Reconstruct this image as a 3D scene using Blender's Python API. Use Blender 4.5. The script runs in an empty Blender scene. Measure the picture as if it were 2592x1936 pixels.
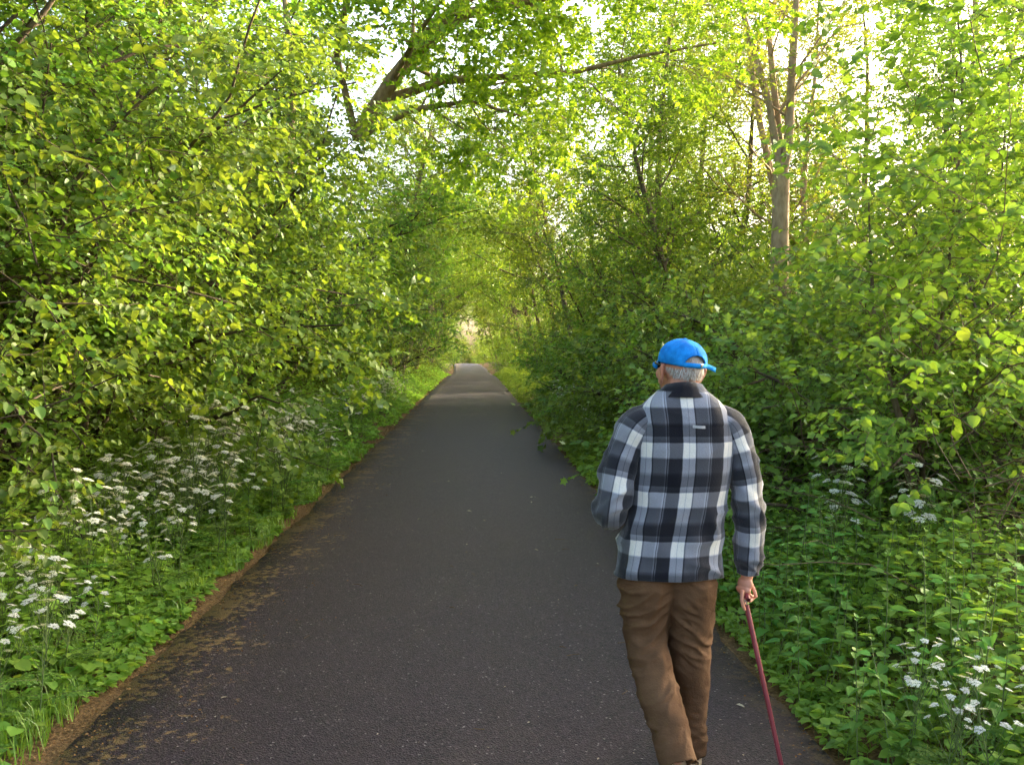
import bpy, bmesh, math, random
import numpy as np
from mathutils import Vector, Matrix, Quaternion, noise, Euler

# ------------------------------------------------------------------ camera, sky, sun, exposure
scene = bpy.context.scene
col = scene.collection
R = math.radians
CAM = Vector((0.0, 0.0, 1.65))
cd = bpy.data.cameras.new('camera')
cam = bpy.data.objects.new('camera', cd); col.objects.link(cam)
cd.sensor_width = 36.0; cd.lens = 32.5; cd.clip_start = 0.05; cd.clip_end = 3000
cam.location = CAM
cam.rotation_euler = (R(90 - 2.0), 0, R(-2.35))
scene.camera = cam

SUN_EL, SUN_AZ = 16.0, 58.0            # degrees; azimuth measured from the path direction (+Y) towards the right (+X)
w = bpy.data.worlds.new('World'); scene.world = w; w.use_nodes = True
wn = w.node_tree; wn.nodes.clear()
sky = wn.nodes.new('ShaderNodeTexSky'); sky.sky_type = 'NISHITA'; sky.sun_disc = False
sky.sun_elevation = R(SUN_EL); sky.sun_rotation = R(SUN_AZ)
sky.air_density = 0.8; sky.dust_density = 5.0; sky.ozone_density = 0.0
bg = wn.nodes.new('ShaderNodeBackground'); bg.inputs['Strength'].default_value = 0.15
wo = wn.nodes.new('ShaderNodeOutputWorld')
wn.links.new(sky.outputs[0], bg.inputs['Color']); wn.links.new(bg.outputs[0], wo.inputs['Surface'])

sl = bpy.data.lights.new('sun', 'SUN'); sl.energy = 3.2; sl.angle = R(1.5); sl.color = (1.0, 0.86, 0.62)
sun = bpy.data.objects.new('sun', sl); col.objects.link(sun)
sd = Vector((math.sin(R(SUN_AZ)) * math.cos(R(SUN_EL)), math.cos(R(SUN_AZ)) * math.cos(R(SUN_EL)), math.sin(R(SUN_EL))))
sun.rotation_euler = sd.to_track_quat('Z', 'Y').to_euler(); sun.location = (20, 10, 30)

vs = scene.view_settings
vs.view_transform = 'Standard'; vs.look = 'None'; vs.gamma = 1.0; vs.use_curve_mapping = False
vs.exposure = 2.85
cy = scene.cycles
cy.max_bounces = 5; cy.diffuse_bounces = 3; cy.glossy_bounces = 2; cy.transmission_bounces = 4
cy.transparent_max_bounces = 4; cy.caustics_reflective = False; cy.caustics_refractive = False
cy.sample_clamp_indirect = 4.0
cy.use_denoising = True; cy.use_adaptive_sampling = True; cy.adaptive_threshold = 0.03; cy.adaptive_min_samples = 16
try: cy.denoiser = 'OPENIMAGEDENOISE'
except Exception: pass

# ------------------------------------------------------------------ helpers
def V(*a): return Vector(a)

def new_obj(name, me, mat=None, parent=None, loc=None):
    o = bpy.data.objects.new(name, me); col.objects.link(o)
    if mat is not None and me is not None and len(me.materials) == 0: me.materials.append(mat)
    if parent is not None: o.parent = parent
    if loc is not None: o.location = loc
    return o

def tag(o, label=None, cat=None, group=None, kind=None):
    if label: o['label'] = label
    if cat: o['category'] = cat
    if group: o['group'] = group
    if kind: o['kind'] = kind
    return o

def thing(name, label, cat, loc=(0, 0, 0), rz=0.0, sc=1.0, group=None):
    o = bpy.data.objects.new(name, None); col.objects.link(o)
    o.empty_display_size = 0.1
    o.location = loc; o.rotation_euler = (0, 0, rz); o.scale = (sc, sc, sc) if not isinstance(sc, tuple) else sc
    return tag(o, label, cat, group)

def np_mesh(name, verts, faces_same, smooth=False, uvs=None):
    """verts (n,3); faces_same: int array (m,k), or a list of such arrays"""
    me = bpy.data.meshes.new(name)
    if not isinstance(faces_same, list): faces_same = [faces_same]
    faces_same = [f for f in faces_same if len(f)]
    idx = np.concatenate([f.reshape(-1) for f in faces_same]).astype(np.int32)
    tot = np.concatenate([np.full(len(f), f.shape[1], np.int32) for f in faces_same])
    st = np.concatenate([[0], np.cumsum(tot)[:-1]]).astype(np.int32)
    me.vertices.add(len(verts)); me.vertices.foreach_set('co', np.asarray(verts, np.float32).reshape(-1))
    me.loops.add(len(idx)); me.loops.foreach_set('vertex_index', idx)
    me.polygons.add(len(tot)); me.polygons.foreach_set('loop_start', st); me.polygons.foreach_set('loop_total', tot)
    if smooth: me.polygons.foreach_set('use_smooth', np.ones(len(tot), bool))
    me.update(calc_edges=True)
    if uvs is not None:
        uv = me.uv_layers.new(name='UVMap')
        uv.data.foreach_set('uv', np.asarray(uvs, np.float32)[idx].reshape(-1))
    me.validate()
    return me

def tubes_mesh(name, tubes, cap=True):
    """tubes: (points, radii, sides)"""
    groups = {}
    for pts, rad, sides in tubes: groups.setdefault((len(pts), sides), []).append((pts, rad))
    VS, FS, off = [], [], 0
    for (n, s), lst in groups.items():
        P = np.array([[tuple(p) for p in t[0]] for t in lst]); Rr = np.array([t[1] for t in lst])
        T = np.empty_like(P); T[:, 1:-1] = P[:, 2:] - P[:, :-2]; T[:, 0] = P[:, 1] - P[:, 0]; T[:, -1] = P[:, -1] - P[:, -2]
        T /= np.linalg.norm(T, axis=2, keepdims=True) + 1e-9
        ax = T.mean(axis=1); ref = np.where(np.abs(ax[:, 2:3]) > 0.8, np.array([[1., 0, 0]]), np.array([[0, 0, 1.]]))
        N = np.cross(T, ref[:, None, :]); N /= np.linalg.norm(N, axis=2, keepdims=True) + 1e-9
        B = np.cross(T, N)
        a = np.arange(s) * 2 * math.pi / s
        Vv = P[:, :, None, :] + Rr[:, :, None, None] * (np.cos(a)[None, None, :, None] * N[:, :, None, :] + np.sin(a)[None, None, :, None] * B[:, :, None, :])
        m = len(lst); VS.append(Vv.reshape(-1, 3))
        i = np.arange(n - 1)[:, None] * s; j = np.arange(s)[None, :]; j2 = (j + 1) % s
        q = np.stack([i + j, i + j2, i + s + j2, i + s + j], axis=-1).reshape(-1, 4)
        q = (q[None] + (np.arange(m) * n * s)[:, None, None]).reshape(-1, 4) + off
        FS.append(q); off += m * n * s
    return np_mesh(name, np.concatenate(VS), FS, smooth=True)

# leaf outlines: x across, y along, z up; each half is one polygon, folded along the midrib
def leaf_template(half, fold=0.25, droop=0.2):
    L = [(0.0, 0.0)] + half + [(0.0, 1.0)]
    n = len(L); v = []
    for x, y in L: v.append((-x, y, fold * x - droop * y * y))
    for x, y in half: v.append((x, y, fold * x - droop * y * y))
    left = list(range(n)); right = [0, n - 1] + list(range(n + len(half) - 1, n - 1, -1))
    return np.array(v), np.array([left[::-1], right[::-1]])
LEAF_OVATE = leaf_template([(0.34, 0.28), (0.30, 0.68)])
LEAF_ROUND = leaf_template([(0.30, 0.08), (0.46, 0.38), (0.34, 0.78)])
LEAF_OAK = leaf_template([(0.20, 0.34), (0.28, 0.80)], fold=0.2)
LEAF_NARROW = leaf_template([(0.17, 0.30), (0.13, 0.72)])
LEAF_SMALL = leaf_template([(0.36, 0.45)])
def serrated(n=7, wmax=0.36):
    h = []
    for i in range(n):
        t = (i + 0.5) / n; e = wmax * (math.sin(math.pi * min(1, t * 0.72 + 0.23)) ** 1.2) * (1 - t ** 3 * 0.85)
        h.append((e, t - 0.06)); h.append((e * 0.84, t + 0.01))
    return h
LEAF_HAZEL = leaf_template([(0.26, 0.04), (0.43, 0.26), (0.44, 0.52), (0.27, 0.80), (0.07, 0.93)], fold=0.30, droop=0.32)
LEAF_NETTLE = leaf_template([(0.22, -0.03)] + serrated(), fold=0.28, droop=0.28)
LEAF_MAPLE = leaf_template([(0.48, 0.12), (0.30, 0.32), (0.60, 0.60), (0.22, 0.68)], fold=0.12)

def leaves_arrays(leaves):
    A = np.array([(*l[0], *l[1], *l[2], l[3]) for l in leaves])
    return A[:, 0:3], A[:, 3:6], A[:, 6:9], A[:, 9]

def leaves_mesh(name, leaves, tpl, width=1.0):
    """leaves: (position, direction, normal, size)"""
    P, D, N, S = leaves if isinstance(leaves, tuple) else leaves_arrays(leaves)
    D = D / (np.linalg.norm(D, axis=1, keepdims=True) + 1e-9)
    X = np.cross(D, N); X /= np.linalg.norm(X, axis=1, keepdims=True) + 1e-9
    Z = np.cross(X, D)
    tv, tf = tpl
    Vv = P[:, None, :] + S[:, None, None] * (width * tv[None, :, 0:1] * X[:, None, :] + tv[None, :, 1:2] * D[:, None, :] + tv[None, :, 2:3] * Z[:, None, :])
    k = len(tv); F = (tf[None] + (np.arange(len(P)) * k)[:, None, None]).reshape(-1, tf.shape[1])
    return np_mesh(name, Vv.reshape(-1, 3), F)

# ------------------------------------------------------------------ materials
def mat_new(name):
    m = bpy.data.materials.new(name); m.use_nodes = True
    nt = m.node_tree; nt.nodes.clear()
    out = nt.nodes.new('ShaderNodeOutputMaterial')
    return m, nt, out
def N(nt, t, **kw):
    n = nt.nodes.new(t)
    for k, v in kw.items(): setattr(n, k, v)
    return n
def mixc(nt, fac, a, b, blend='MIX'):
    n = nt.nodes.new('ShaderNodeMix'); n.data_type = 'RGBA'; n.blend_type = blend
    F, A, B = n.inputs[0], n.inputs[6], n.inputs[7]
    for s, v in ((F, fac), (A, a), (B, b)):
        if isinstance(v, bpy.types.NodeSocket): nt.links.new(v, s)
        elif isinstance(v, (int, float)): s.default_value = v
        else: s.default_value = (*v, 1)
    return n.outputs[2]
def math_n(nt, op, a, b=None, clamp=False):
    n = nt.nodes.new('ShaderNodeMath'); n.operation = op; n.use_clamp = clamp
    for i, v in enumerate((a, b)):
        if v is None: continue
        if isinstance(v, bpy.types.NodeSocket): nt.links.new(v, n.inputs[i])
        else: n.inputs[i].default_value = v
    return n.outputs[0]
def ramp(nt, fac, stops):
    n = nt.nodes.new('ShaderNodeValToRGB'); e = n.color_ramp.elements
    while len(e) < len(stops): e.new(0.5)
    for el, (p, c) in zip(e, stops):
        el.position = p; el.color = (*c, 1) if isinstance(c, tuple) else (c, c, c, 1)
    nt.links.new(fac, n.inputs[0]); return n.outputs[0]

def mat_leaf(name, c1, c2, trans=0.45, tgain=1.7, gloss=0.018, rough=0.5, gain=1.0, tint=(1.0, 1.0, 1.0)):
    m, nt, out = mat_new(name)
    geo = N(nt, 'ShaderNodeNewGeometry'); oi = N(nt, 'ShaderNodeObjectInfo')
    c = mixc(nt, geo.outputs['Random Per Island'], c1, c2)
    hs = N(nt, 'ShaderNodeHueSaturation'); nt.links.new(c, hs.inputs['Color'])
    nt.links.new(math_n(nt, 'ADD', math_n(nt, 'MULTIPLY', oi.outputs['Random'], 0.04), 0.48), hs.inputs['Hue'])
    nt.links.new(math_n(nt, 'ADD', math_n(nt, 'MULTIPLY', oi.outputs['Random'], 0.35), 0.83), hs.inputs['Value'])
    c = mixc(nt, 1.0, hs.outputs[0], (gain * tint[0], gain * tint[1], gain * tint[2]), 'MULTIPLY')
    d = N(nt, 'ShaderNodeBsdfDiffuse'); nt.links.new(c, d.inputs['Color'])
    t = N(nt, 'ShaderNodeBsdfTranslucent')
    nt.links.new(mixc(nt, 1.0, c, (1.15 * tgain, 1.0 * tgain, 0.50 * tgain), 'MULTIPLY'), t.inputs['Color'])
    mx = N(nt, 'ShaderNodeMixShader'); mx.inputs[0].default_value = trans
    nt.links.new(d.outputs[0], mx.inputs[1]); nt.links.new(t.outputs[0], mx.inputs[2])
    g = N(nt, 'ShaderNodeBsdfGlossy'); g.inputs['Roughness'].default_value = rough; g.inputs['Color'].default_value = (0.9, 0.95, 0.9, 1)
    lw = N(nt, 'ShaderNodeLayerWeight'); lw.inputs['Blend'].default_value = 0.25
    f = math_n(nt, 'ADD', math_n(nt, 'MULTIPLY', lw.outputs['Fresnel'], 0.09), gloss)
    m2 = N(nt, 'ShaderNodeMixShader'); nt.links.new(f, m2.inputs[0])
    nt.links.new(mx.outputs[0], m2.inputs[1]); nt.links.new(g.outputs[0], m2.inputs[2])
    nt.links.new(m2.outputs[0], out.inputs['Surface'])
    return m

def mat_simple(name, c1, c2=None, scale=20.0, rough=0.8, bump=0.0, bump_scale=None, coords='Object', spec=0.3, stretch=None, metallic=0.0):
    m, nt, out = mat_new(name)
    p = N(nt, 'ShaderNodeBsdfPrincipled'); p.inputs['Roughness'].default_value = rough
    p.inputs['Specular IOR Level'].default_value = spec; p.inputs['Metallic'].default_value = metallic
    tc = N(nt, 'ShaderNodeTexCoord'); vec = tc.outputs[coords]
    if stretch:
        mp = N(nt, 'ShaderNodeMapping'); mp.inputs['Scale'].default_value = stretch; nt.links.new(vec, mp.inputs[0]); vec = mp.outputs[0]
    nz = N(nt, 'ShaderNodeTexNoise'); nz.inputs['Scale'].default_value = scale; nz.inputs['Detail'].default_value = 5
    nt.links.new(vec, nz.inputs['Vector'])
    if c2 is not None:
        nt.links.new(mixc(nt, ramp(nt, nz.outputs['Fac'], [(0.35, 0.0), (0.65, 1.0)]), c1, c2), p.inputs['Base Color'])
    else: p.inputs['Base Color'].default_value = (*c1, 1)
    if bump:
        nb = N(nt, 'ShaderNodeTexNoise'); nb.inputs['Scale'].default_value = bump_scale or scale * 3; nb.inputs['Detail'].default_value = 4
        nt.links.new(vec, nb.inputs['Vector'])
        b = N(nt, 'ShaderNodeBump'); b.inputs['Strength'].default_value = bump; b.inputs['Distance'].default_value = 0.01
        nt.links.new(nb.outputs['Fac'], b.inputs['Height']); nt.links.new(b.outputs[0], p.inputs['Normal'])
    nt.links.new(p.outputs[0], out.inputs['Surface'])
    return m

M = {}
M['hazel'] = mat_leaf('hazel_leaf', (0.060, 0.120, 0.016), (0.130, 0.205, 0.030), gain=1.4, tint=(0.98, 1.0, 0.9))
M['maple'] = mat_leaf('maple_leaf', (0.055, 0.115, 0.014), (0.125, 0.190, 0.022), gain=1.4, tint=(1.04, 1.0, 0.85))
M['oak'] = mat_leaf('oak_leaf', (0.070, 0.125, 0.014), (0.150, 0.205, 0.022), trans=0.62, tgain=2.0, gain=1.6, tint=(1.04, 1.0, 0.85))
M['ash'] = mat_leaf('ash_leaf', (0.080, 0.135, 0.018), (0.160, 0.210, 0.028), gain=1.4, tint=(1.04, 1.0, 0.85))
M['yew'] = mat_leaf('yew_leaf', (0.025, 0.050, 0.014), (0.050, 0.085, 0.020), trans=0.25)
M['bramble'] = mat_leaf('bramble_leaf', (0.050, 0.115, 0.018), (0.120, 0.205, 0.034), gain=1.5, tint=(1.04, 1.0, 0.85))
M['herb'] = mat_leaf('herb_leaf', (0.060, 0.125, 0.020), (0.130, 0.225, 0.036), gain=1.9, tint=(1.04, 1.0, 0.85))
M['nettle'] = mat_leaf('nettle_leaf', (0.060, 0.145, 0.028), (0.100, 0.205, 0.040), trans=0.35, gain=1.4, tint=(1.04, 1.0, 0.85))
M['grass'] = mat_leaf('grass_blade', (0.070, 0.135, 0.018), (0.140, 0.220, 0.034), trans=0.35, gain=1.65, tint=(1.04, 1.0, 0.85))
M['parsley'] = mat_leaf('parsley_leaf', (0.055, 0.125, 0.022), (0.105, 0.190, 0.034), trans=0.4, gain=1.4, tint=(1.04, 1.0, 0.85))
M['flower'] = mat_leaf('white_flower', (0.80, 0.81, 0.72), (0.86, 0.87, 0.82), trans=0.3, tgain=0.9, gloss=0.0, rough=0.7, gain=0.95)
M['bark'] = mat_simple('bark', (0.085, 0.060, 0.036), (0.19, 0.145, 0.085), 9.0, 0.9, 0.7, 30, stretch=(3, 3, 0.8))
M['oakbark'] = mat_simple('oak_bark', (0.20, 0.135, 0.08), (0.36, 0.26, 0.16), 8.0, 0.9, 0.8, 26, stretch=(2, 2, 0.8))
M['ashbark'] = mat_simple('ash_bark', (0.25, 0.17, 0.095), (0.40, 0.285, 0.165), 7.0, 0.9, 0.6, 26, stretch=(2, 2, 0.9))
M['darkbark'] = mat_simple('dark_bark', (0.050, 0.037, 0.023), (0.120, 0.088, 0.052), 12.0, 0.9, 0.6, 40)
M['stem'] = mat_simple('green_stem', (0.085, 0.13, 0.03), (0.13, 0.17, 0.05), 15, 0.6)
M['dead'] = mat_simple('dead_twig', (0.10, 0.065, 0.035), (0.20, 0.14, 0.08), 30, 0.9)
M['litter'] = mat_leaf('leaf_litter', (0.135, 0.072, 0.026), (0.30, 0.185, 0.080), trans=0.1, gloss=0.0, rough=0.8)

# ------------------------------------------------------------------ terrain
PL, PR = -1.70, 1.42                       # path edges
def path_z(y):
    return -0.30 * math.exp(-((y - 78) / 14.0) ** 2) + (0.0 if y < 112 else -0.0035 * (y - 112) ** 2 * (1 if y < 150 else 0) - (5.05 if y >= 150 else 0))
def path_dx(y):
    return 0.0 if y < 70 else -0.0006 * (y - 70) ** 2
def smooth(t): t = max(0.0, min(1.0, t)); return t * t * (3 - 2 * t)
def ground_z(x, y):
    xr = x - path_dx(y)
    z = max(path_z(y), -1.2) - 0.035
    if xr < PL - 0.02: z += 0.02 + 0.30 * smooth((PL - 0.15 - xr) / 2.5)
    if xr > PR + 0.02: z += 0.02 + 0.22 * smooth((xr - PR - 0.15) / 2.0)
    if abs(xr) > 1.8: z += 0.06 * noise.noise(Vector((x * 0.5, y * 0.5, 3.1)))
    return z

def build_ground():
    xs = [-900, -400, -150, -60, -30, -15, -10, -7, -5.5, -4.5, -3.8, -3.2, -2.8, -2.5, -2.2, -2.0, -1.85, PL - 0.02, PL + 0.05, -0.5, 0.5, PR - 0.05, PR + 0.02, 1.6, 1.8, 2.0, 2.3, 2.7, 3.2, 4, 5, 6.5, 8.5, 12, 18, 30, 60, 150, 400, 900]
    ys = [-400, -100, -30, -10] + [-6 + 0.5 * i for i in range(50)] + [19 + 1.5 * i for i in range(30)] + [64 + 3 * i for i in range(30)] + [160, 190, 240, 320, 500, 900, 2000]
    vs_ = []
    for y in ys:
        for x in xs:
            xx = x + (path_dx(y) if abs(x) < 20 and y < 155 else 0)
            vs_.append((xx, y, ground_z(xx, y)))
    n = len(xs); f = []
    for j in range(len(ys) - 1):
        for i in range(n - 1):
            f.append((j * n + i, j * n + i + 1, (j + 1) * n + i + 1, (j + 1) * n + i))
    me = np_mesh('ground', np.array(vs_), np.array(f), smooth=True)
    m, nt, out = mat_new('woodland_soil')
    p = N(nt, 'ShaderNodeBsdfPrincipled'); p.inputs['Roughness'].default_value = 0.95; p.inputs['Specular IOR Level'].default_value = 0.1
    tc = N(nt, 'ShaderNodeTexCoord')
    n1 = N(nt, 'ShaderNodeTexNoise'); n1.inputs['Scale'].default_value = 60; n1.inputs['Detail'].default_value = 6; nt.links.new(tc.outputs['Object'], n1.inputs['Vector'])
    n2 = N(nt, 'ShaderNodeTexNoise'); n2.inputs['Scale'].default_value = 1.3; n2.inputs['Detail'].default_value = 4; nt.links.new(tc.outputs['Object'], n2.inputs['Vector'])
    c = mixc(nt, ramp(nt, n1.outputs['Fac'], [(0.35, 0.0), (0.68, 1.0)]), (0.10, 0.060, 0.028), (0.24, 0.150, 0.066))
    sx = N(nt, 'ShaderNodeSeparateXYZ'); nt.links.new(tc.outputs['Object'], sx.inputs[0])
    off = math_n(nt, 'ABSOLUTE', math_n(nt, 'ADD', sx.outputs[0], 0.15))
    away = ramp(nt, math_n(nt, 'MULTIPLY', off, 0.25), [(0.48, 0.0), (0.60, 1.0)])
    c = mixc(nt, math_n(nt, 'MULTIPLY', away, ramp(nt, n2.outputs['Fac'], [(0.30, 0.25), (0.55, 1.0)])), c, (0.045, 0.066, 0.018))
    nt.links.new(c, p.inputs['Base Color'])
    b = N(nt, 'ShaderNodeBump'); b.inputs['Strength'].default_value = 0.8; b.inputs['Distance'].default_value = 0.02
    nt.links.new(n1.outputs['Fac'], b.inputs['Height']); nt.links.new(b.outputs[0], p.inputs['Normal'])
    nt.links.new(p.outputs[0], out.inputs['Surface'])
    tag(new_obj('ground', me, m), kind='structure')

def edge_l(y): return PL + path_dx(y) + 0.06 * noise.noise(Vector((0.0, y * 0.9, 7.0))) + 0.05 * noise.noise(Vector((1.0, y * 4.0, 2.0)))
def edge_r(y): return PR + path_dx(y) + 0.045 * noise.noise(Vector((5.0, y * 0.9, 1.0))) + 0.03 * noise.noise(Vector((4.0, y * 4.0, 9.0)))

def build_path():
    ys = [-6 + 0.12 * i for i in range(220)] + [20.4 + 0.6 * i for i in range(100)] + [80.4 + 1.5 * i for i in range(44)]
    vs_, f, k = [], [], 13
    for y in ys:
        a, b = edge_l(y), edge_r(y); z = path_z(y)
        row = [(a - 0.02, y, z - 0.06)]
        for i in range(k - 2):
            t = i / (k - 3); camber = 0.03 * (1 - (2 * t - 1) ** 2)
            row.append((a + (b - a) * t, y, z + camber))
        row.append((b + 0.02, y, z - 0.06)); vs_ += row
    for j in range(len(ys) - 1):
        for i in range(k - 1): f.append((j * k + i, j * k + i + 1, (j + 1) * k + i + 1, (j + 1) * k + i))
    me = np_mesh('path', np.array(vs_), np.array(f), smooth=True)
    m, nt, out = mat_new('worn_asphalt')
    p = N(nt, 'ShaderNodeBsdfPrincipled')
    tc = N(nt, 'ShaderNodeTexCoord'); ob = tc.outputs['Object']
    sx = N(nt, 'ShaderNodeSeparateXYZ'); nt.links.new(ob, sx.inputs[0])
    def nz(s, d=5, r=0.55):
        q = N(nt, 'ShaderNodeTexNoise'); q.inputs['Scale'].default_value = s; q.inputs['Detail'].default_value = d; q.inputs['Roughness'].default_value = r
        nt.links.new(ob, q.inputs['Vector']); return q.outputs['Fac']
    vo = N(nt, 'ShaderNodeTexVoronoi'); vo.inputs['Scale'].default_value = 125; nt.links.new(ob, vo.inputs['Vector'])
    base = mixc(nt, ramp(nt, nz(0.8, 3), [(0.3, 0.0), (0.7, 1.0)]), (0.0205, 0.0108, 0.0158), (0.0295, 0.0165, 0.0222))
    base = mixc(nt, ramp(nt, nz(3.5, 4), [(0.35, 0.0), (0.7, 0.55)]), base, (0.0340, 0.0200, 0.0205))
    agg = N(nt, 'ShaderNodeSeparateColor'); nt.links.new(vo.outputs['Color'], agg.inputs[0])
    v2 = N(nt, 'ShaderNodeTexVoronoi'); v2.inputs['Scale'].default_value = 46; nt.links.new(ob, v2.inputs['Vector'])
    ag2 = N(nt, 'ShaderNodeSeparateColor'); nt.links.new(v2.outputs['Color'], ag2.inputs[0])
    base = mixc(nt, math_n(nt, 'MULTIPLY', ramp(nt, agg.outputs[0], [(0.60, 0.0), (1.0, 1.0)]), 0.7), base, (0.070, 0.050, 0.056))
    base = mixc(nt, math_n(nt, 'MULTIPLY', ramp(nt, agg.outputs[1], [(0.0, 1.0), (0.30, 0.0)]), 0.8), base, (0.006, 0.005, 0.007))
    pits = math_n(nt, 'MULTIPLY', ramp(nt, ag2.outputs[0], [(0.22, 1.0), (0.30, 0.0)]), ramp(nt, v2.outputs['Distance'], [(0.30, 1.0), (0.5, 0.0)]))
    base = mixc(nt, math_n(nt, 'MULTIPLY', pits, 0.9), base, (0.004, 0.003, 0.005))
    chips = math_n(nt, 'MULTIPLY', ramp(nt, ag2.outputs[1], [(0.82, 0.0), (0.97, 1.0)]), ramp(nt, v2.outputs['Distance'], [(0.20, 1.0), (0.40, 0.0)]))
    base = mixc(nt, math_n(nt, 'MULTIPLY', chips, 0.7), base, (0.105, 0.080, 0.080))
    base = mixc(nt, ramp(nt, agg.outputs[2], [(0.993, 0.0), (0.996, 1.0)]), base, (0.24, 0.22, 0.20))
    # worn-in brown crumbs and moss caught near the left edge
    nearl = ramp(nt, math_n(nt, 'MULTIPLY', math_n(nt, 'ADD', sx.outputs[0], 1.75), 0.5), [(0.0, 1.0), (0.10, 0.75), (0.42, 0.0)])
    nl = math_n(nt, 'ADD', math_n(nt, 'MULTIPLY', nz(17, 8, 0.75), 0.75), math_n(nt, 'MULTIPLY', nz(2.2, 3), 0.35))
    patch = math_n(nt, 'MULTIPLY', ramp(nt, math_n(nt, 'ADD', nl, math_n(nt, 'MULTIPLY', nearl, 0.17)), [(0.675, 0.0), (0.72, 1.0)]), ramp(nt, nearl, [(0.0, 0.0), (0.25, 1.0)]))
    base = mixc(nt, math_n(nt, 'MULTIPLY', patch, 0.85), base, mixc(nt, nz(50), (0.13, 0.075, 0.03), (0.26, 0.165, 0.065)))
    nearr = ramp(nt, math_n(nt, 'MULTIPLY', math_n(nt, 'SUBTRACT', 1.47, sx.outputs[0]), 0.5), [(0.0, 1.0), (0.16, 0.0)])
    pr = math_n(nt, 'MULTIPLY', ramp(nt, math_n(nt, 'ADD', nl, math_n(nt, 'MULTIPLY', nearr, 0.12)), [(0.62, 0.0), (0.68, 1.0)]), nearr)
    base = mixc(nt, math_n(nt, 'MULTIPLY', pr, 0.8), base, (0.14, 0.085, 0.04))
    nt.links.new(base, p.inputs['Base Color'])
    p.inputs['Roughness'].default_value = 0.62
    p.inputs['Specular IOR Level'].default_value = 0.33
    b = N(nt, 'ShaderNodeBump'); b.inputs['Strength'].default_value = 0.7; b.inputs['Distance'].default_value = 0.006
    nt.links.new(math_n(nt, 'ADD', vo.outputs['Distance'], math_n(nt, 'MULTIPLY', nz(160, 2), 0.6)), b.inputs['Height'])
    nt.links.new(b.outputs[0], p.inputs['Normal'])
    nt.links.new(p.outputs[0], out.inputs['Surface'])
    tag(new_obj('path', me, m), kind='structure')
build_ground(); build_path()

# ------------------------------------------------------------------ woody plants
def rvec(rng): return Vector((rng.gauss(0, 1), rng.gauss(0, 1), rng.gauss(0, 1)))
def limb(rng, p, d, L, n, wig, trop):
    p = Vector(p); d = Vector(d).normalized(); pts = [p.copy()]
    for i in range(n):
        d = (d + rvec(rng) * wig + Vector((0, 0, trop))).normalized(); p = p + d * (L / n); pts.append(p.copy())
    return pts
def along(pts, t):
    f = t * (len(pts) - 1); i = min(int(f), len(pts) - 2); u = f - i
    return pts[i].lerp(pts[i + 1], u), (pts[i + 1] - pts[i]).normalized()

def grow(rng, tubes, twigs, pts, r0, r1, lev, spec):
    """spec[lev] says how children leave this branch; the last level is the leafy twig"""
    n = len(pts); rad = [r0 + (r1 - r0) * i / (n - 1) for i in range(n)]
    tubes.append((pts, rad, 10 if r0 > 0.09 else 7 if r0 > 0.04 else 5 if r0 > 0.015 else 3))
    if lev >= len(spec): twigs.append((pts, r0)); return
    s = spec[lev]; az = rng.uniform(0, 6.28)
    for k in range(s['n']):
        t = s['t0'] + (1 - s['t0']) * (k + rng.random()) / s['n']
        p, d = along(pts, min(t, 1.0)); az += 2.4 + rng.uniform(-0.5, 0.5)
        side = d.orthogonal().normalized(); side = Quaternion(d, az) @ side
        if s.get('flat'): side.z *= s['flat']
        a = R(rng.uniform(*s['ang'])); dd = (d * math.cos(a) + side.normalized() * math.sin(a)).normalized()
        L = s['L'] * (1 - s.get('fall', 0.5) * t) * rng.uniform(0.7, 1.25)
        cr = max(0.0022, (r0 + (r1 - r0) * t) * s.get('rr', 0.5))
        cp = limb(rng, p, dd, L, s['seg'], s['wig'], s['trop'])
        grow(rng, tubes, twigs, cp, cr, cr * 0.35, lev + 1, spec)

def leaf_twigs(rng, twigs, n, size, droop=0.15, tilt=0.55, tip_only=False, up=1.0):
    out = []
    for pts, r in twigs:
        m = max(2, int(n * rng.uniform(0.7, 1.3)))
        for k in range(m + 1):
            t = 1.0 if k == m else ((0.55 if tip_only else 0.06) + (0.45 if tip_only else 0.92) * (k + 0.3 * rng.random()) / m)
            p, d = along(pts, t)
            s = d.cross(Vector((0, 0, 1)));
            if s.length < 0.1: s = d.orthogonal()
            s.normalize()
            sg = 1 if k % 2 else -1
            f = d if k == m else (d * rng.uniform(0.25, 0.75) + s * sg)
            f = (f + Vector((0, 0, -droop)) + rvec(rng) * 0.28).normalized()
            ow = Vector((p.x, p.y, 0)); ow = ow / (ow.length + .3)
            nn = (Vector((0, 0, up)) + ow * 0.65 + rvec(rng) * tilt).normalized()
            out.append((p, f, nn, size * rng.uniform(0.6, 1.2)))
    return out

def build_plant(seed, limbs, spec, leaf, tpl, wood, lmat, nl, size, droop=0.15, tilt=0.55, tip_only=False, name='tree', width=1.0, twig_wood=True):
    """limbs: (points, r0, r1, start level)"""
    rng = random.Random(seed); tubes, twigs = [], []
    for pts, r0, r1, lev in limbs: grow(rng, tubes, twigs, [Vector(p) for p in pts], r0, r1, lev, spec)
    lv = leaf_twigs(rng, twigs, nl, size, droop, tilt, tip_only)
    if not twig_wood:
        ids = set(id(t[0]) for t in twigs); tubes = [t for t in tubes if id(t[0]) not in ids]
    tm = tubes_mesh(name + '_wood', tubes); tm.materials.append(wood)
    lm = leaves_mesh(name + '_leaves', lv, tpl, width); lm.materials.append(lmat)
    return dict(wood=tm, leaves=lm, lv=lv, tubes=tubes, wmat=wood, tpl=tpl, lmat=lmat, width=width)

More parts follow.
